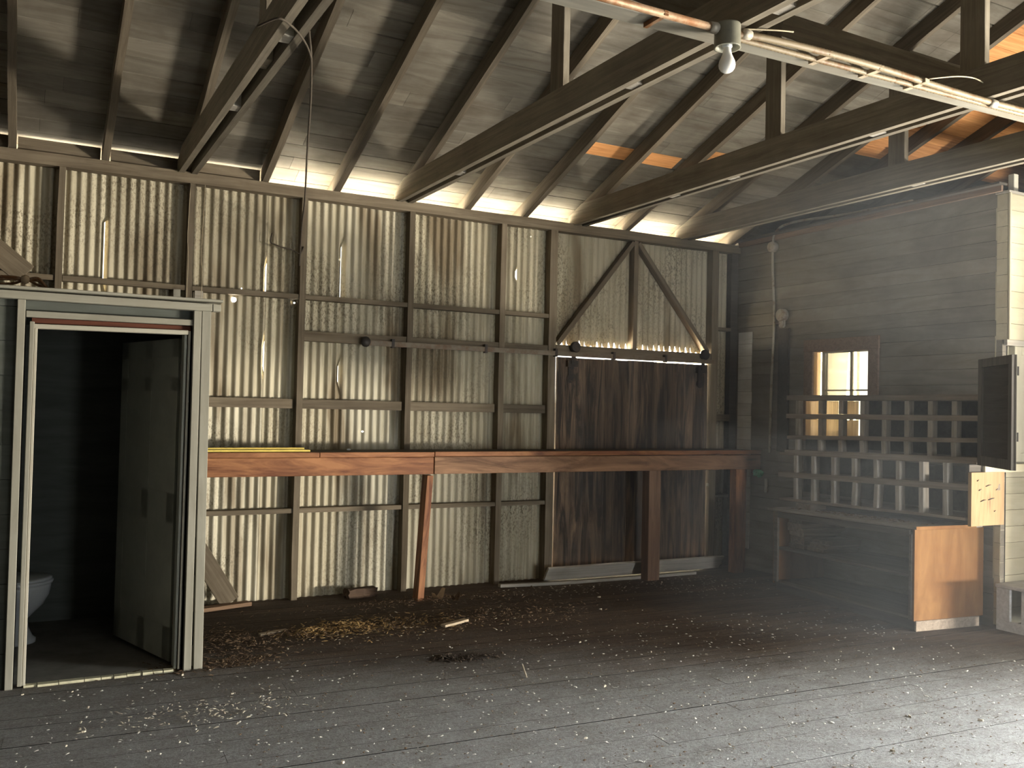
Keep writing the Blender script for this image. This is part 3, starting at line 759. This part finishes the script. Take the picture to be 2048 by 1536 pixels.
for a in ((6.715, 6.80, 1.262, 2.155), (7.08, 7.16, 1.262, 2.155)): box('stile', a[0], a[1], YO-.03, YO+.02, a[2], a[3], CREAMV, cd, .003)
for a in ((1.262, 1.33), (2.09, 2.155)): box('rail', 6.80, 7.08, YO-.03, YO+.02, a[0], a[1], CREAMV, cd, .003)
for z in (1.42, 1.93): box('hinge', 6.745, 6.757, YO-.036, YO-.03, z, z+.07, IRON, cd)
# open dark shutter
H = Vector((6.128, 4.245, 1.255)); D = Vector((-.6, -.8, 0)); Ws = .63
M = frame_mtx(H, H+D); bm = bmesh.new()
bx(bm, 0, Ws, -.006, .008, 0, .765)
sh = thing('cupboard_shutter', 'dark framed cupboard shutter standing open at the right end of the pigeonholes', 'shutter', H)
obj('panel', bm, DARKW, sh, mtx=M)
SHF = wood('worn_shutter_frame', (.10, .09, .078), (.20, .18, .155), axis='z', var=.1)
for x0, x1 in ((0, .07), (Ws-.06, Ws)): bm = bmesh.new(); bx(bm, x0, x1, -.02, .012, 0, .765); obj('stile', bm, SHF, sh, mtx=M)
for z0, z1 in ((0, .07), (.705, .765)): bm = bmesh.new(); bx(bm, .071, Ws-.061, -.0195, .012, z0, z1); obj('rail', bm, SHF, sh, mtx=M)
tag(beam('ledge_board', (6.30, YO-.062, 1.222), (7.2, YO-.062, 1.222), .03, .062, CREAM), 'pale scarred ledge board under the cupboards, above the crate end', 'ledge')

# ------------------------------------------------------------------ pigeonhole shelves
p0 = Vector((6.14, 4.34)); dq = Vector((.05, 1)).normalized()
def q(y, z, back=0.0): return Vector((6.14+.05*(y-4.34)+back, y, z))
def shelf(parent, ya, za, yb, zb, thick, dep, mat, name='shelf'):
    beam(name, q(yb, zb, dep/2+.0), q(ya, za, dep/2), dep, thick, mat, parent, warp=.002)
def divider(parent, y, za, zb, dep, w, lean=0.0):
    beam('divider', q(y, za, dep/2+.006), q(y+lean, zb, dep/2+.006), w, dep, PIGV, parent, up=(1, 0, 0), warp=.0015)
up_ = thing('pigeonhole_shelf', 'upper weathered pigeonhole rack with three rows below the window', 'pigeonhole rack', (6.2, 5.2, 1.28))
lo_ = thing('pigeonhole_shelf', 'lower weathered pigeonhole rack with two rows on the counter', 'pigeonhole rack', (6.2, 5.2, .84))
DU, DL = .26, .35
shelf(up_, 6.265, 1.741, 4.27, 1.745, .045, DU, PIGEON)
shelf(up_, 6.267, 1.572, 4.27, 1.593, .042, DU, PIGEON)
shelf(up_, 6.25, 1.376, 4.27, 1.432, .034, DU, PIGEON)
shelf(up_, 6.28, 1.247, 4.27, 1.294, .026, DU, PIGEON)
CU = [6.137, 5.85, 5.609, 5.369, 5.138, 4.913, 4.692, 4.478]
for i, y in enumerate(CU):
    f = (6.265-y)/1.995; w = .045 if i else .04
    divider(up_, y, 1.595+.02*f, 1.717, .06, w); divider(up_, y, 1.395+.055*f, 1.550+.02*f, .06, w); divider(up_, y, 1.262+.045*f, 1.357+.056*f, .06, w, .006)
for a, b, z0, z1 in ((6.06, 6.27, 1.590, 1.716), (5.87, 6.03, 1.587, 1.716), (5.635, 5.775, 1.60, 1.718), (6.05, 6.27, 1.395, 1.545), (5.86, 6.035, 1.398, 1.553), (5.635, 5.80, 1.41, 1.550)):
    m = bmesh.new(); m.faces.new([m.verts.new(p_) for p_ in ((0, a, z0), (0, b, z0), (0, b, z1), (0, a, z1))]); m.transform(Matrix.Translation((6.14+.05*(.5*(a+b)-4.34)+DU-.01, 0, 0))); obj('back_panel', m, TRANS, up_)
for a, b, z0, z1, nm in ((4.28, 5.575, 1.30, 1.74, up_), (5.58, 6.26, 1.265, 1.375, up_), (4.38, 6.34, .86, 1.21, lo_)):
    xb = (6.14+.05*(.5*(a+b)-4.34)) + (DU if nm == up_ else DL) - .004
    box('back_panel', xb, xb+.006, a, b, z0, z1, DARKW, nm)  # dark backs added to deepen the shade in the open cells
box('end_panel', 6.145, 6.44, 4.252, 4.268, 1.262, 1.765, DARKW, up_)  # added out of sight to keep side light out of the rack
shelf(lo_, 6.345, 1.220, 4.27, 1.272, .024, DL, PIGEON)
shelf(lo_, 6.36, 1.028, 4.325, 1.082, .048, DL-.02, PIGEON)
shelf(lo_, 6.336, .800, 4.36, .848, .022, DL, PIGEON)
CL = [6.149, 5.928, 5.689, 5.457, 5.221, 4.993, 4.767, 4.55]
for i, y in enumerate(CL):
    f = (6.345-y)/2.07
    divider(lo_, y, 1.053+.053*f, 1.208+.052*f, .07, .04, .004); divider(lo_, y, .812+.048*f, 1.003+.053*f, .07, .042, (-.012 if i in (3, 4) else .004))
bm = bmesh.new(); bx(bm, 6.137, 6.52, 4.318, 4.345, .800, 1.194); obj('end_panel', bm, PINE, lo_)
tag(lo_.children[-1], 'fresh pale pine end board with bent nails')
for x, z, dx in ((6.24, .98, .05), (6.33, .99, .06), (6.22, 1.06, .02), (6.30, 1.09, .05), (6.42, 1.06, .01), (6.2, 1.13, .01), (6.40, .9, .008)):
    tube('nail', [(x, 4.317, z), (x+dx, 4.310, z+.012)], .0028, IRON, lo_, 5)
box('end_panel', 6.15, 6.50, 4.346, 4.372, .86, 1.25, DARKW, lo_)
box('foot_block', 6.20, 6.40, 5.93, 6.10, .742, .79, PIGEON, lo_)
beam('foot_batten', (6.36, 5.93, .797), (6.34, 4.40, .806), .05, .034, DARKW, lo_)

# ------------------------------------------------------------------ counter cabinet
cb = thing('counter_cabinet', 'low open counter cabinet with orange plywood end below the pigeonholes', 'cabinet', (6.2, 5.4, 0))
A = Vector((5.875, 4.59, 0)); Bp = Vector((6.045, 6.215, 0)); dv = (Bp-A).normalized(); nv = Vector((dv.y, -dv.x, 0))
Lc = (Bp-A).length; Dc = .70
MC = frame_mtx(A, Bp)           # local X along front, local -Y goes back (into depth)
def cbox(name, x0, x1, d0, d1, z0, z1, mat, parent=cb, slope=None, bev=.002):
    bm = bmesh.new(); vs, _ = bx(bm, x0, x1, -d1, -d0, z0, z1)
    if slope:
        for v in vs: v.co.z += slope*v.co.x/Lc
    if bev: bmesh.ops.bevel(bm, geom=bm.edges[:], offset=bev, segments=1, affect='EDGES')
    return obj(name, bm, mat, parent, mtx=MC)
SLC = -.045
TOPM = wood('dusty_counter_top', (.20, .185, .16), (.34, .32, .28), stain=(.14, .12, .10, 1), stain_amt=.5, var=0)
FRM = wood('dark_cabinet_frame', (.075, .062, .048), (.15, .125, .10), var=.2)
cbox('counter_top', -.035, Lc+.06, -.025, Dc-.05, .757, .780, TOPM, slope=SLC)
cbox('top_edge', -.038, -.0355, -.025, Dc-.12, .755, .781, PLY)
cbox('end_panel', 0, .02, 0.0, Dc, .075, .752, PLY, bev=0)
tag(cb.children[-1], 'orange varnished plywood end panel')
cbox('end_panel', Lc-.02, Lc, 0, Dc, .06, .705, PLY)
cbox('back_panel', .02, Lc-.02, Dc-.02, Dc-.005, .08, .70, CASE)
cbox('bottom_shelf', .02, Lc-.02, .003, Dc-.02, .085, .105, FRM, slope=-.02)
cbox('shelf', .02, Lc-.02, .02, Dc-.03, .395, .415, FRM, slope=-.03)
for x0, x1 in ((.0205, .045), (Lc-.07, Lc-.0205)): cbox('face_stile', x0, x1, -.012, .012, .08, .715, FRM)
cbox('face_rail', .046, Lc-.071, -.010, .012, .700, .750, FRM, slope=SLC)
cbox('kick_board', -.005, Lc-.03, .015, .035, 0, .078, DARKW)
cbox('base_board', -.012, .004, .01, Dc-.05, 0, .076, PIGEON)
# boards stacked on the shelf at the far left end
BK1 = wood('stacked_board_wood', (.17, .13, .10), (.36, .28, .21), var=.5, axis='y')
z = .393
NM = ['bottom board', 'second board from the bottom', 'third board from the bottom', 'fourth board from the bottom', 'fifth board from the bottom', 'sixth board from the bottom', 'top board']
for k in range(7):
    h = .036; L = .42+.05*math.sin(k*2.1)
    b = cbox('wood_block', Lc-.09-.19-.012*math.cos(k*1.7), Lc-.09, .10+.02*math.sin(k), .10+L, z, z+h, BK1, None)
    tag(b, NM[k]+' in the stack at the cabinet far end', 'board', 'boards stacked in the cabinet'); z += h+.0015
z = .396
for k in range(3):
    b = cbox('wood_block', Lc-.52-.02*k, Lc-.31, .12+.03*k, .50, z, z+.034, BK1, None)
    tag(b, ('lowest', 'middle', 'uppermost')[k]+' board of the small pile beside the taller stack', 'board', 'boards stacked in the cabinet'); z += .0355
bm = bmesh.new(); r = random.Random(77)
for _ in range(220):
    x = r.gauss(.75, .32); d = r.uniform(.08, .27); a = r.uniform(0, 3.14); L = r.uniform(.008, .03)
    if .02 < x < Lc-.1:
        zz = .7805+SLC*x/Lc+.001; dx, dy = L*math.cos(a), L*math.sin(a)
        q4 = [bm.verts.new((x+s*dx+t_*dy*.2, -d+s*dy-t_*dx*.2, zz+h)) for h in (0, .003) for s, t_ in ((-1, -1), (1, -1), (1, 1), (-1, 1))]
        for f in ((0,1,2,3), (4,5,6,7), (0,1,5,4), (1,2,6,5), (2,3,7,6), (3,0,4,7)): bm.faces.new([q4[k] for k in f])
tag(obj('dust_litter', bm, LEAF, mtx=MC), 'dry grey litter strewn on the counter top', 'litter', kind='stuff')

# ------------------------------------------------------------------ step by the office
st = thing('step', 'whitewashed wooden step with an open side at the right edge', 'step', (6.8, 4.2, 0))
box('base_board', 6.553, 6.575, 4.155, 4.395, 0, .075, STEPW, st)
box('side_post', 6.553, 6.58, 4.29, 4.395, .076, .315, STEPW, st)
box('front_riser', 6.555, 7.25, 4.155, 4.20, .076, .315, STEPW, st)
box('tread', 6.535, 7.26, 4.135, 4.397, .318, .345, STEPW, st, .004)
box('back_board', 6.9, 6.92, 4.205, 4.39, 0, .31, DARKW, st)

# ------------------------------------------------------------------ loose boards by the wall
tag(beam('leaning_plank', (4.235, 7.20, .085), (6.30, 7.21, .075), .022, .15, GREYB, up=(0, -.55, .83), warp=.002), 'wide grey plank leaning on edge at the foot of the sliding door', 'plank')
bm = bmesh.new(); P = smoothpath([(3.74, 7.16, .022), (4.3, 7.12, .012), (5.0, 7.09, .012), (5.85, 7.07, .014)], 6)
for a, b in zip(P, P[1:]): pass
rings = [[bm.verts.new(p+Vector((0, dy, dz))) for dy, dz in ((-.025, -.012), (.025, -.012), (.025, .014), (-.025, .014))] for p in P]
for a, b in zip(rings, rings[1:]):
    for k in range(4): bm.faces.new((a[k], a[(k+1) % 4], b[(k+1) % 4], b[k]))
bm.faces.new(rings[0]); bm.faces.new(rings[-1][::-1])
tag(obj('batten', bm, GREYB), 'long thin bowed batten on the floor before the leaning plank', 'batten')
tag(beam('brace_board', (1.10, 7.285, .62), (1.455, 7.285, .035), .15, .025, STUD, up=(0, 1, 0)), 'brown board leaning diagonally at the wall beside the toilet room', 'board')
W[bpy.context.scene.objects[-1].name] if False else None
tag(beam('floor_board', (1.05, 7.13, .02), (1.60, 7.27, .02), .085, .03, wood('brown_scrap_board', (.16, .095, .055), (.34, .22, .14), fine=18)), 'short brown board flat on the floor under the diagonal board', 'board')
bm = bmesh.new(); bmesh.ops.create_cube(bm, size=1); bmesh.ops.subdivide_edges(bm, edges=bm.edges[:], cuts=3, use_grid_fill=True)
r = random.Random(6)
for v in bm.verts: v.co = Vector((v.co.x*.26, v.co.y*.10, (v.co.z+.5)*.075))+Vector((r.uniform(-.008, .008), r.uniform(-.006, .006), r.uniform(-.006, .006) if v.co.z > -.4 else 0))
bm.transform(Matrix.Translation((2.50, 7.26, 0)) @ Matrix.Rotation(.15, 4, 'Z'))
tag(obj('wood_chunk', bm, wood('rotten_dark_wood', (.05, .032, .022), (.13, .08, .05))), 'dark rough chunk of wood lying against the corrugated wall', 'wood chunk')
def curl(name, loc, s, mat, lab, cat, seed):
    r = random.Random(seed); bm = bmesh.new(); n = 9
    g = [[bm.verts.new((s*(i/n-.5), s*.7*(j/5-.5)*(1-abs(i/n-.5)*1.2), s*(.55*(2*abs(i/n-.45))**1.6)+r.uniform(0, .12)*s*.3)) for j in range(6)] for i in range(n+1)]
    for i in range(n):
        for j in range(5): bm.faces.new((g[i][j], g[i+1][j], g[i+1][j+1], g[i][j+1]))
    bmesh.ops.solidify(bm, geom=bm.faces[:], thickness=.003)
    bm.transform(Matrix.Translation(loc) @ Matrix.Rotation(r.uniform(-1, 1), 4, 'Z'))
    return tag(obj(name, bm, mat), lab, cat)
curl('bark_scrap', (3.05, 6.92, .004), .13, CARD, 'curled tan scrap of bark right of the leaning bench leg', 'scrap', 3)
curl('bark_scrap', (3.17, 6.84, .004), .09, LEAF, 'small dark curled scrap further right of the bench leg', 'scrap', 5)
tag(beam('wood_splinter', (1.46, 6.30, .012), (1.66, 6.36, .012), .035, .014, CARD), 'flat tan splinter on the floor left of the straw heap', 'splinter')
tag(beam('wood_splinter', (2.70, 6.03, .016), (2.93, 6.12, .02), .05, .018, CARD), 'thick pale splinter at the right end of the straw heap', 'splinter')
tag(beam('stick', (2.66, 4.72, .010), (2.73, 4.90, .028), .009, .009, CHIP), 'thin pale stick tilted up on the dusty floor', 'stick')

# ------------------------------------------------------------------ litter on the floor
def strips(name, n, fx, mat, lab, cat, lmin, lmax, wr_, seed, hmax=.02):
    r = random.Random(seed); bm = bmesh.new()
    for _ in range(n):
        x, y, hz = fx(r); a = r.uniform(0, math.pi); L = r.uniform(lmin, lmax); w = L*r.uniform(*wr_)
        z = r.uniform(.001, max(.0015, hz)); dx, dy = math.cos(a)*L, math.sin(a)*L; wx, wy = -math.sin(a)*w, math.cos(a)*w; tz = r.uniform(-.3, .3)*L
        z += abs(tz)
        vs = [bm.verts.new(p) for p in ((x-dx-wx, y-dy-wy, z-tz), (x+dx-wx, y+dy-wy, z+tz), (x+dx+wx, y+dy+wy, z+tz+.001), (x-dx+wx, y-dy+wy, z-tz+.001))]
        t = bm.verts.new((x, y, z+w*.5+.001))
        bm.faces.new(vs[::-1])
        for k in range(4): bm.faces.new((vs[k], vs[(k+1) % 4], t))
    return tag(obj(name, bm, mat, recentre=False), lab, cat, kind='stuff')
def heap(cx, cy, sx, sy, h):
    def f(r):
        a, b = r.gauss(0, 1), r.gauss(0, 1)
        return cx+a*sx, cy+b*sy, h*math.exp(-(a*a+b*b)/2)
    return f
def multi(*fs): return lambda r: r.choice(fs)(r)
strips('straw', 1100, multi(heap(1.80, 6.25, .10, .06, .04), heap(2.06, 6.28, .13, .09, .05), heap(2.1, 6.30, .24, .14, .03), heap(2.45, 6.25, .32, .14, .02)), STRAW, 'golden straw heap on the floor before the bench', 'straw', .006, .022, (.12, .3), 41)
strips('dry_litter', 3200, multi(heap(1.25, 6.2, .14, .28, .03), heap(1.7, 6.25, .35, .12, .03), heap(2.6, 6.2, .45, .14, .025), heap(3.4, 6.25, .4, .18, .02), heap(2.9, 6.9, .5, .10, .02), heap(1.05, 5.75, .2, .06, .012)), LEAF, 'brown dry litter strewn along the floor below the bench', 'litter', .006, .022, (.15, .4), 42)
strips('chaff', 900, multi(heap(2.6, 6.2, .6, .2, .01), heap(5.5, 6.55, .35, .22, .006), heap(.9, 4.9, .3, .12, .008), heap(4.4, 6.9, .6, .12, .01)), CHIP, 'fine pale chaff sprinkled over the brown floorboards', 'chaff', .004, .014, (.2, .5), 43)
strips('grit', 4200, lambda r: (r.uniform(.95, 5.8), r.uniform(2.0, 6.6), .002), LEAF, 'fine dark grit scattered over the dusty floor', 'grit', .002, .008, (.35, .8), 44)
strips('flakes', 2600, lambda r: (r.uniform(.0, 5.8), r.uniform(2.0, 5.6), .002), FLAKE, 'fine pale flakes and crumbs scattered over the dusty floor', 'flakes', .0025, .010, (.3, .8), 46)
strips('twig_litter', 150, lambda r: (r.uniform(.2, 5.8), r.uniform(2.2, 5.8), .002), DIRT, 'tiny dark twigs scattered over the dusty floor', 'twigs', .008, .022, (.05, .12), 47)
strips('dirt_clump', 420, multi(heap(2.40, 5.30, .05, .035, .03), heap(2.56, 5.24, .10, .03, .015)), DIRT, 'dark clump of dirt on the open floor below the straw', 'dirt', .006, .02, (.2, .5), 45)

def chip_bm(seed):
    r = random.Random(seed); bm = bmesh.new()
    L = .013; n = r.choice([4, 5, 6])
    ps = [(math.cos(2*math.pi*k/n)*L*r.uniform(.7, 1.3), math.sin(2*math.pi*k/n)*L*r.uniform(.3, .6)) for k in range(n)]
    a = [bm.verts.new((x, y, 0)) for x, y in ps]; b = [bm.verts.new((x*.8, y*.8, .006+.003*r.random())) for x, y in ps]
    bm.faces.new(a[::-1]); bm.faces.new(b)
    for k in range(n): bm.faces.new((a[k], a[(k+1) % n], b[(k+1) % n], b[k]))
    return bm
protos = []
CH = [(.04, 5.55), (.28, 5.5), (.86, 5.58), (.62, 5.42), (1.02, 5.62), (.71, 4.97), (.30, 4.82), (.22, 4.66), (.54, 4.44), (.69, 4.5), (.86, 4.42), (.47, 4.2), (1.05, 5.12), (1.23, 5.02),
      (1.42, 5.62), (1.15, 5.85), (2.1, 5.05), (2.3, 5.55), (1.55, 5.9), (2.0, 6.6), (3.35, 6.1), (3.6, 6.25), (3.9, 6.6), (4.1, 6.55), (4.35, 6.5), (4.6, 6.35), (4.1, 6.1), (4.4, 5.95), (5.2, 6.5), (5.45, 6.6), (5.7, 6.5), (4.7, 5.6), (3.6, 5.6), (3.8, 5.5),
      (3.4, 5.3), (2.9, 5.0), (3.3, 4.6), (3.0, 4.4), (3.7, 4.9), (2.3, 4.2), (2.0, 4.45), (1.5, 4.3), (1.3, 3.95), (1.75, 3.7), (2.45, 3.75), (2.9, 3.7), (3.3, 3.9), (3.2, 3.3), (3.9, 4.2), (4.2, 4.0), (4.6, 3.9), (4.2, 3.3), (3.7, 3.0), (4.5, 3.1), (3.4, 2.8), (2.2, 3.3), (2.6, 3.2), (1.6, 3.4), (1.2, 3.6), (.9, 3.9), (4.9, 4.4), (5.3, 4.3), (4.0, 4.7), (4.5, 4.9), (1.8, 5.4), (2.75, 5.6), (3.05, 5.8)]
r = random.Random(9)
for i, (x, y) in enumerate(CH):
    if i < 6:
        o = obj('wood_chip', chip_bm(i), CHIP); protos.append(o)
    else:
        o = protos[i % 6].copy(); COL.objects.link(o)
    s = r.choice([.45, .5, .6, .7, .85, 1.0, 1.2])
    o.matrix_basis = Matrix.Translation((x, y, .001)) @ Matrix.Rotation(r.uniform(0, 6.28), 4, 'Z') @ Matrix.Scale(s, 4)
    tag(o, 'small pale wood chip lying loose on the dusty floorboards', 'wood chip', 'pale wood chips scattered on the floor')

# ------------------------------------------------------------------ shell out of the frame
bm = bmesh.new()
bx(bm, -3.05, -3.0, -4.95, 7.45, -.05, 3.45)
struct('wall_left', bm, DARKW, recentre=False)
bm = bmesh.new(); bx(bm, -3.05, 3.9, -5.0, -4.95, -.05, 3.45); bx(bm, 4.6, 7.35, -5.0, -4.95, -.05, 3.45); bx(bm, 3.9, 4.6, -5.0, -4.95, 2.0, 3.45)
struct('wall_front', bm, DARKW, recentre=False)
bm = bmesh.new()                                     # side wall with the big doorway
DY0, DY1, DZ = -.6, 3.55, 2.75
bx(bm, 7.3, 7.36, -4.95, DY0, -.05, 3.5); bx(bm, 7.3, 7.36, DY1, YO+.05, -.05, 3.5); bx(bm, 7.3, 7.36, DY0, DY1, DZ, 3.5)
struct('wall_side', bm, DARKW, recentre=False)
bm = bmesh.new()                                     # gables
for x in (-3.05, 9.3):
    for x2 in (x,):
        ps = [(-5.2, 3.3), (7.45, 3.3), (7.45, zr(7.45)+RD), (YRIDGE, zr(YRIDGE)+RD), (-5.05, zr(2*YRIDGE+5.05)+RD)]
        a = [bm.verts.new((x, p, z)) for p, z in ps]; b = [bm.verts.new((x+.05, p, z)) for p, z in ps]
        bm.faces.new(a); bm.faces.new(b[::-1])
        for k in range(5): bm.faces.new((a[k], a[(k+1) % 5], b[(k+1) % 5], b[k]))
bx(bm, 6.66, 9.35, 7.43, 7.48, 3.38, 3.62)
struct('trim_1', bm, DARKW, recentre=False)
bm = bmesh.new(); bx(bm, 7.30, 9.35, -5, 4.4, 3.42, 3.5); bx(bm, XR+.06, 9.35, YO+.05, 7.48, 3.30, 3.37); bx(bm, 9.3, 9.35, YO, 7.48, -.05, 3.4)
struct('trim_2', bm, DARKW, recentre=False)
bm = bmesh.new(); tl = tone_layer(bm); boards_x(bm, 9.38, 9.43, 8.22, 12.5, -.1, 3.6, .125, seed=55)
struct('wall_neighbour', bm, CREAM, recentre=False)
for nm, a, m, lab in (('ground', (-40, 60, 7.5, 60), GROUND, 'sunlit dry ground outside the shed'), ('yard_ground', (7.4, 60, -40, 7.5), plain('dark_yard_soil', (.10, .085, .06), .95, mottled=.3, scale=3), 'dark yard soil outside the side doorway')):
    bm = bmesh.new()
    bm.faces.new([bm.verts.new(p) for p in ((a[0], a[2], -.25), (a[1], a[2], -.25), (a[1], a[3], -.25), (a[0], a[3], -.25))])
    tag(obj(nm, bm, m, recentre=False), lab, 'ground', kind='structure')

# dusty air hanging in the lit right-hand part of the room
hz = N('dusty_air'); hz.t.nodes.remove(hz.b)
vs_ = hz.n('ShaderNodeVolumeScatter'); vs_.inputs['Color'].default_value = (.86, .93, 1, 1); vs_.inputs['Density'].default_value = .045; vs_.inputs['Anisotropy'].default_value = .2
hz.l(vs_.outputs[0], hz.out.inputs['Volume'])
bm = bmesh.new(); bx(bm, 4.35, 6.56, 3.6, 7.30, .02, 3.31)
tag(obj('haze', bm, hz.m, recentre=False), 'faint dusty haze in the air before the office wall', 'haze', kind='stuff')

# ------------------------------------------------------------------ light
wd = bpy.data.worlds.new('daylight'); S.world = wd; wd.use_nodes = True
bg = wd.node_tree.nodes['Background']; bg.inputs[0].default_value = (1.0, .98, .93, 1); bg.inputs[1].default_value = 2.6
def lamp(name, typ, loc, direction, power, col, sx=1, sy=1, spread=math.pi):
    L = bpy.data.lights.new(name, typ); L.energy = power; L.color = col
    if typ == 'AREA': L.shape = 'RECTANGLE'; L.size = sx; L.size_y = sy; L.spread = spread
    o = bpy.data.objects.new(name, L); COL.objects.link(o)
    d = Vector(direction).normalized(); zq = -d; x = Vector((0, 0, 1)).cross(zq).normalized() if abs(d.z) < .99 else Vector((1, 0, 0)); y = zq.cross(x)
    m = Matrix((x, y, zq)).transposed().to_4x4(); m.translation = loc; o.matrix_world = m
    return o
sun = lamp('sun', 'SUN', (0, 20, 20), (.60, -.12, -.75), 340, (1, .94, .84)); sun.data.angle = .01
lamp('sunlit_yard', 'AREA', (12.0, -1.5, .12), (-.80, .60, .05), 3700, (1, .93, .80), 2.6, .7)
lamp('doorway_daylight', 'AREA', (7.40, 1.0, 2.1), (-.62, -.40, -.66), 1200, (.90, .96, 1), 2.8, 1.2, 2.4)
lamp('floor_fill_light', 'AREA', (6.5, .9, .03), (-.05, .12, 1), 800, (1, .95, .85), 1.3, 1.5, 1.95)  # unseen lamp at floor level, added to brighten roof and truss undersides
lamp('front_doorway_daylight', 'AREA', (4.25, -5.02, 1.0), (.15, 1, -.03), 50, (.90, .95, 1), .65, 1.9, 1.2)
lamp('office_back_fill', 'AREA', (7.9, 7.46, 2.88), (-.45, -.75, -.48), 260, (1, .95, .84), 2.0, .75)  # lamp added above the window view to light the rack panels from behind

S.view_settings.view_transform = 'Standard'; S.view_settings.look = 'None'
S.view_settings.gamma = 1; S.view_settings.use_curve_mapping = False; S.view_settings.exposure = 0.1
S.cycles.max_bounces = 8; S.cycles.diffuse_bounces = 5
